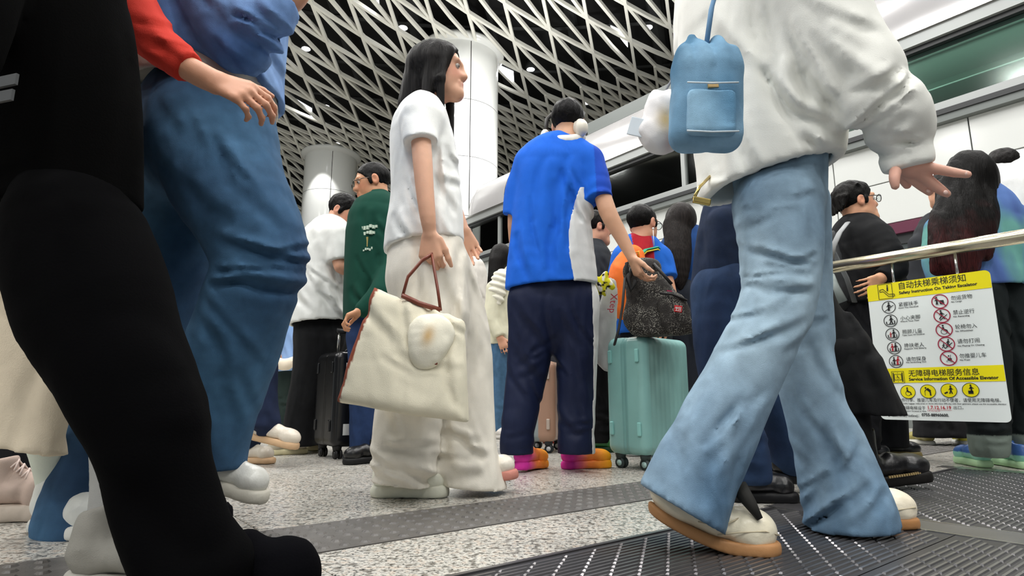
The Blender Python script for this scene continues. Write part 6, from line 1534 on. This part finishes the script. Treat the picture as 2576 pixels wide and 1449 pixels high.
def waist_bag():
    o = empty('sling_bag', P(714, 925, 5.0), 'cream cloth bag at the hip of the person in pale blue', 'bag')
    solid('bag_body', [(FOLD(CP(5.02, (690, 905, 22), (712, 918, 30), (742, 908, 24), k=.02), .006, 20, 1), .009)], M_COT, o, C('e3d6c2'))
waist_bag()

# ---------------- steel rail
def on_rail(px, z):
    r = ray(px, 640); t = r[0] / r[1]; Yv = (1.789 + 2.954 * .786) / (t + .786); return V_(t * Yv, Yv, z)
def rail():
    a, b = on_rail(2040, 1.012), on_rail(2900, 1.012); d = nrm(b - a)
    o = empty('handrail', (a[0], a[1], 0), 'brushed steel handrail above the yellow safety notice', 'railing')
    MB().tube([a, b], .031, 20).build('rail_tube', mat('rail_steel', 'd8d0b4', .24, metal=.95), o, True)
    for s in (0.02, .98):
        p = a + (b - a) * s; MB().tube([V_(p[0], p[1], 0), p], .025, 14).build('post', M_CHROME, o, True); MB().tube([V_(p[0], p[1], 0), V_(p[0], p[1], .02)], .055, 18).build('post_flange', M_CHROME, o, True)
rail()
# ---------------- yellow and white safety notice
SL = V_(1.789, 2.954, 0); SU = -D1; SN = nrm(np.cross(SU, UP)); SN = SN if SN[1] < 0 else -SN
def sg(px, py):
    r = ray(px, py); t = ((SL - CAM) @ SN) / (r @ SN); p = CAM + r * t; return float((p - SL) @ SU), float(p[2])
def sp(u, v, d=.0): return SL + SU * u + UP * v + SN * (.004 + d)
def notice():
    W0, W1, Z0, Z1 = 0.0, .5, .232, .888; o = empty('safety_notice', SL + SU * .25 + UP * Z0, 'white escalator safety notice with yellow bands hung under the handrail', 'sign')
    def rr(u0, u1, v0, v1, rad, d, tl=True, tr=True, br=True, bl=True):
        pts = []
        for (cx, cy, a0, on) in ((u1 - rad, v1 - rad, 0, tr), (u0 + rad, v1 - rad, 90, tl), (u0 + rad, v0 + rad, 180, bl), (u1 - rad, v0 + rad, 270, br)):
            if on: pts += [(cx + rad * math.cos(math.radians(a0 + k * 15)), cy + rad * math.sin(math.radians(a0 + k * 15))) for k in range(7)]
            else: pts.append((cx + rad * (1 if a0 in (0, 270) else -1), cy + rad * (1 if a0 in (0, 90) else -1)))
        return [sp(u, v, d) for u, v in pts]
    f = rr(W0, W1, Z0, Z1, .022, 0); b = [p - SN * .004 for p in f]; n = len(f)
    MB().add(f + b, [tuple(range(n)), tuple(range(2 * n - 1, n - 1, -1))] + [(i, n + i, n + (i + 1) % n, (i + 1) % n) for i in range(n)]).build('board', mat('notice_white', 'e4ebe9', .35), o)
    ym = mat('notice_yellow', 'ecdf0c', .4); x = .0012
    zt = sg(2180, 760)[1]; f = rr(W0, W1, zt, Z1, .022, x, br=False, bl=False); MB().add(f, [tuple(range(len(f)))]).build('header_band', ym, o)
    z1, z0 = sg(2400, 922)[1], sg(2400, 961)[1]; MB().add([sp(W0, z0, x), sp(W1, z0, x), sp(W1, z1, x), sp(W0, z1, x)], [(0, 1, 2, 3)]).build('middle_band', ym, o)
    K = lambda X_, Y_: (2160 + X_ / 3.45, 660 + Y_ / 3.45)      # from the close-up of the notice
    ink, red = MB(), MB()
    def put(mb, txt, l, r, h, bold=0.0, d=.002):
        (u0, v0), (u1, v1) = sg(*K(*l)), sg(*K(*r)); vs, fs = text_mesh(txt, 1.0, V_(0, 0, 0), V_(1, 0, 0), V_(0, 1, 0), bold=bold)
        if not vs: return
        w = max(p[0] for p in vs); hh = h / 3.45 / 1500 * 2.95 * .88
        ymax = max(p[1] for p in vs); ymax = max(ymax, .6)
        v0 = (v0 + v1) / 2
        MB().add([sp(u0 + p[0] / w * (u1 - u0), v0 + p[1] / ymax * hh, d) for p in vs], fs).build('red_lettering' if mb is red else 'lettering', M_INKR if mb is red else M_INK, o)
    put(ink, '自动扶梯乘梯须知', (345, 232), (935, 162), 64, .004); put(ink, 'Safety Instruction On Taking Escalator', (355, 278), (1035, 198), 28, .03)
    lf = [('紧握扶手', 'Hold The Handrail'), ('小心夹脚', 'Watch Your Feet'), ('照顾儿童', 'Take Care Of Children'), ('搀扶老人', 'Support The Elderly'), ('请勿探身', 'No Stretching Out')]
    rt = [('勿运货物', 'No Cargo'), ('禁止逆行', 'No Reversing'), ('轮椅勿入', 'No Wheelchair'), ('请勿打闹', 'No Playing Or Chasing'), ('勿推婴儿车', 'No Pram')]
    for i, (a, e) in enumerate(lf):
        put(ink, a, (350 + 16.5 * i, 384 + 118 * i), (521 + 17.5 * i, 366 + 121 * i), 38); put(ink, e, (350 + 16.8 * i, 404 + 118 * i), ([522, 530, 578, 594, 592][i], 386 + 120 * i), 12, .02)
    for i, (a, e) in enumerate(rt):
        put(ink, a, (805 + 18.7 * i, 328 + 126 * i), ([990, 1010, 1032, 1055, 1113][i], 308 + 127 * i), 38); put(ink, e, (807 + 18.7 * i, 352 + 125.5 * i), ([900, 967, 1000, 1097, 972][i], 340 + 128 * i), 13, .02)
    put(ink, '无障碍电梯服务信息', (437, 992), (1052, 968), 56, .004); put(ink, 'Service Information Of Accessible Elevator', (442, 1032), (1220, 1006), 28, .03)
    put(ink, '大件行李、推婴儿车及行动不便者，请使用无障碍电梯。', (345, 1216), (1240, 1202), 32); put(ink, 's with bulky luggage, baby pram or those who have difficulty with their gaitment, please use the accessible elevator', (345, 1238), (1287, 1226), 11, .02)
    put(ink, '无障碍电梯设于', (348, 1278), (585, 1274), 32); put(red, '1.7.12.16.19', (600, 1276), (808, 1272), 30, .02); put(ink, '出口。', (825, 1274), (915, 1272), 28)
    put(ink, 'The elevator located in Exit', (350, 1297), (592, 1294), 10, .02); put(red, '1.7.12.16.19', (600, 1297), (710, 1295), 12)
    put(ink, '●', (258, 1338), (276, 1338), 18); put(ink, '服务热线(Hotline)：', (296, 1340), (530, 1338), 28, .01); put(ink, '0755-88960600.', (553, 1337), (788, 1335), 26, .03)
    (ua, va), (ub, vb) = sg(*K(600, 1281)), sg(*K(812, 1279)); red.add([sp(ua, va - .001, .002), sp(ub, va - .001, .002), sp(ub, va, .002), sp(ua, va, .002)], [(0, 1, 2, 3)])
    red.build('underline', M_INKR, o)
    # pictograms
    def disc(mb, u, v, r, d, r0=0, seg=24): mb.disc(sp(u, v, d), SU, UP, r, seg, 0, r0)
    def bar(mb, u0, v0, u1, v1, w, d=.003):
        L_ = math.hypot(u1 - u0, v1 - v0) + 1e-9; nx, ny = -(v1 - v0) / L_ * w, (u1 - u0) / L_ * w
        mb.add([sp(u0 - nx, v0 - ny, d), sp(u1 - nx, v1 - ny, d), sp(u1 + nx, v1 + ny, d), sp(u0 + nx, v0 + ny, d)], [(0, 1, 2, 3)])
    def man(mb, u, v, s, lean=0.0, walk=.25):
        disc(mb, u + lean * s * .5, v + .62 * s, .13 * s, .003, 0, 12); bar(mb, u + lean * s * .4, v + .45 * s, u, v, .13 * s)
        bar(mb, u, v, u - walk * s, v - .55 * s, .075 * s); bar(mb, u, v, u + walk * s * .8, v - .55 * s, .075 * s)
        bar(mb, u + lean * s * .35, v + .4 * s, u - .28 * s, v + .05 * s, .05 * s); bar(mb, u + lean * s * .35, v + .4 * s, u + .32 * s, v + .1 * s, .05 * s)
    def chair(mb, u, v, s):
        disc(mb, u - .05 * s, v + .6 * s, .13 * s, .003, 0, 12); bar(mb, u - .05 * s, v + .42 * s, u - .02 * s, v, .12 * s); bar(mb, u, v, u + .35 * s, v - .05 * s, .08 * s); bar(mb, u + .35 * s, v, u + .5 * s, v - .5 * s, .07 * s); disc(mb, u + .02 * s, v - .25 * s, .4 * s, .003, .33 * s)
    for i in range(5):
        u, v = sg(*K(265 + 15.8 * i, 390 + 117.5 * i)); r = .0305; q = MB(); disc(q, u, v, r, .002, r * .9, 32); s = r * 1.05; rd = MB()
        if i == 0: man(q, u, v, s, .1, .1); bar(q, u - r * .6, v - r * .62, u + r * .7, v + r * .25, r * .05)
        else:
            bar(q, u - r * .55, v - r * .58, u + r * .6, v - r * .55, r * .05)
            if i == 1: man(q, u + .1 * s, v, s); bar(q, u - .55 * s, v - .5 * s, u - .55 * s, v - .1 * s, .07 * s); bar(q, u + .55 * s, v - .5 * s, u + .55 * s, v, .07 * s)
            else:
                man(rd if i < 4 else q, u - .22 * s, v - .08 * s * (i == 2), s * (.6 if i == 2 else .85), 0, .12); man(q if i < 4 else rd, u + .22 * s, v, s * .95, .25 if i == 4 else 0, .12)
                for e in (-.55, .58): bar(q, u + e * s, v - .5 * s, u + e * s, v - .05 * s, .06 * s)
        g = q.build('pictogram', M_INK, o)
        if rd.v: rd.build('red_figure', M_INKR, g)
        u, v = sg(*K(708 + 19 * i, 340 + 123.2 * i)); r = .0335; q = MB(); rd = MB(); disc(rd, u, v, r, .0022, r * .87, 32); bar(rd, u - r * .66, v + r * .66, u + r * .66, v - r * .66, r * .06, .0035); s = r
        if i == 0: man(q, u - .35 * s, v + .05 * s, s * .85, 0, .12); q.add([sp(u, v - .4 * s, .003), sp(u + .5 * s, v - .4 * s, .003), sp(u + .45 * s, v + .15 * s, .003), sp(u - .05 * s, v + .15 * s, .003)], [(0, 1, 2, 3)])
        elif i == 1: man(q, u, v + .05 * s, s * .95, -.2, .35); bar(q, u - .3 * s, v - .65 * s, u + .6 * s, v + .1 * s, .05 * s)
        elif i == 2: chair(q, u - .05 * s, v, s * .95)
        elif i == 3: man(q, u + .2 * s, v + .1 * s, s * .75, .2, .3); man(q, u - .35 * s, v - .25 * s, s * .55, .2, .35); bar(q, u - .2 * s, v - .6 * s, u + .7 * s, v + .15 * s, .05 * s)
        else: bar(q, u - .1 * s, v - .1 * s, u + .35 * s, v - .2 * s, .18 * s); disc(q, u + .05 * s, v + .3 * s, .1 * s, .003, 0, 10); bar(q, u + .2 * s, v, u + .3 * s, v + .45 * s, .03 * s); disc(q, u - .2 * s, v - .4 * s, .1 * s, .003, .06 * s, 12); disc(q, u + .3 * s, v - .42 * s, .1 * s, .003, .06 * s, 12)
        g = q.build('pictogram', M_INK, o); rd.build('prohibition_ring', mat('ring_crimson', '9c1c3c', .5), g)
    for k, (X_, Y_) in enumerate(((432, 1124), (606, 1120), (787, 1113), (976, 1108))):
        u, v = sg(*K(X_, Y_)); r = .0315; q = MB(); disc(q, u, v, r, .002); g = q.build('yellow_roundel', ym, o); q = MB(); disc(q, u, v, r, .0025, r * .93, 32); s = r
        if k == 0: chair(q, u, v, s * .9)
        elif k == 1: disc(q, u - .25 * s, v + .5 * s, .12 * s, .003, 0, 12); bar(q, u - .1 * s, v + .4 * s, u + .3 * s, v, .17 * s); bar(q, u + .28 * s, v, u + .3 * s, v - .6 * s, .09 * s); bar(q, u - .2 * s, v + .3 * s, u - .4 * s, v, .05 * s); bar(q, u - .4 * s, v, u - .38 * s, v - .6 * s, .03 * s)
        elif k == 2: man(q, u + .25 * s, v + .05 * s, s * .9, 0, .2); bar(q, u - .55 * s, v - .4 * s, u - .15 * s, v - .2 * s, .1 * s)
        else: man(q, u + .1 * s, v + .1 * s, s * .9, -.1, .12); bar(q, u - .3 * s, v - .3 * s, u + .3 * s, v - .3 * s, .22 * s)
        q.build('roundel_figure', M_INK, g)
    def frame_box(x0, y0, x1, y1, w):
        q = MB(); (ua, va), (ub, vb) = sg(*K(x0, (y0[0] + y0[1]) / 2)), sg(*K(x1, (y1[0] + y1[1]) / 2)); u0, u1 = ua, ub
        vt, vl = va, vb
        for a in ((u0, vt, u1, vt), (u1, vt, u1, vl), (u1, vl, u0, vl), (u0, vl, u0, vt)): bar(q, *a, w)
        return q, u0, u1, vl, vt
    q, u0, u1, vl, vt = frame_box(168, (205, 192), 303, (303, 316), .0011); mu = (u0 + u1) / 2; h = vt - vl
    pl = [(u0 + .1 * h, vl + .62 * h), (u0 + .3 * h, vl + .66 * h), (u0 + .62 * h, vl + .28 * h), (u0 + .95 * h, vl + .26 * h), (u0 + .97 * h, vl + .12 * h), (u0 + .6 * h, vl + .14 * h), (u0 + .3 * h, vl + .5 * h), (u0 + .1 * h, vl + .48 * h), (u0 + .1 * h, vl + .62 * h)]
    for a, b in zip(pl[:-1], pl[1:]): bar(q, *a, *b, .0014)
    disc(q, u0 + .58 * h, vl + .86 * h, .05 * h, .003, 0, 10); bar(q, u0 + .58 * h, vl + .78 * h, u0 + .56 * h, vl + .5 * h, .045 * h); q.build('escalator_symbol', M_INK, o)
    q, u0, u1, vl, vt = frame_box(288, (952, 946), 405, (1042, 1050), .0009); h = vt - vl
    for e in (u0 + .13 * h, u1 - .13 * h): bar(q, e, vl + .1 * h, e, vt - .1 * h, .04 * h)
    c = (u0 + u1) / 2; m = (vl + vt) / 2
    for a in ((c - .27 * h, m + .26 * h, c + .27 * h, m + .26 * h), (c + .27 * h, m + .26 * h, c + .27 * h, m - .24 * h), (c + .27 * h, m - .24 * h, c - .27 * h, m - .24 * h), (c - .27 * h, m - .24 * h, c - .27 * h, m + .26 * h)): bar(q, *a, .018 * h)
    chair(q, c - .03 * h, m, .26 * h); disc(q, c, vt - .12 * h, .035 * h, .003, 0, 4); disc(q, c, vl + .12 * h, .035 * h, .003, 0, 4); q.build('elevator_symbol', M_INK, o)
    for s in (.12, .38):
        p = SL + SU * s; MB().tube([V_(p[0], p[1], .86) - SN * .006, V_(p[0], p[1], .99) - SN * .006], .006, 8).build('hanger', M_CHROME, o, True)
notice()
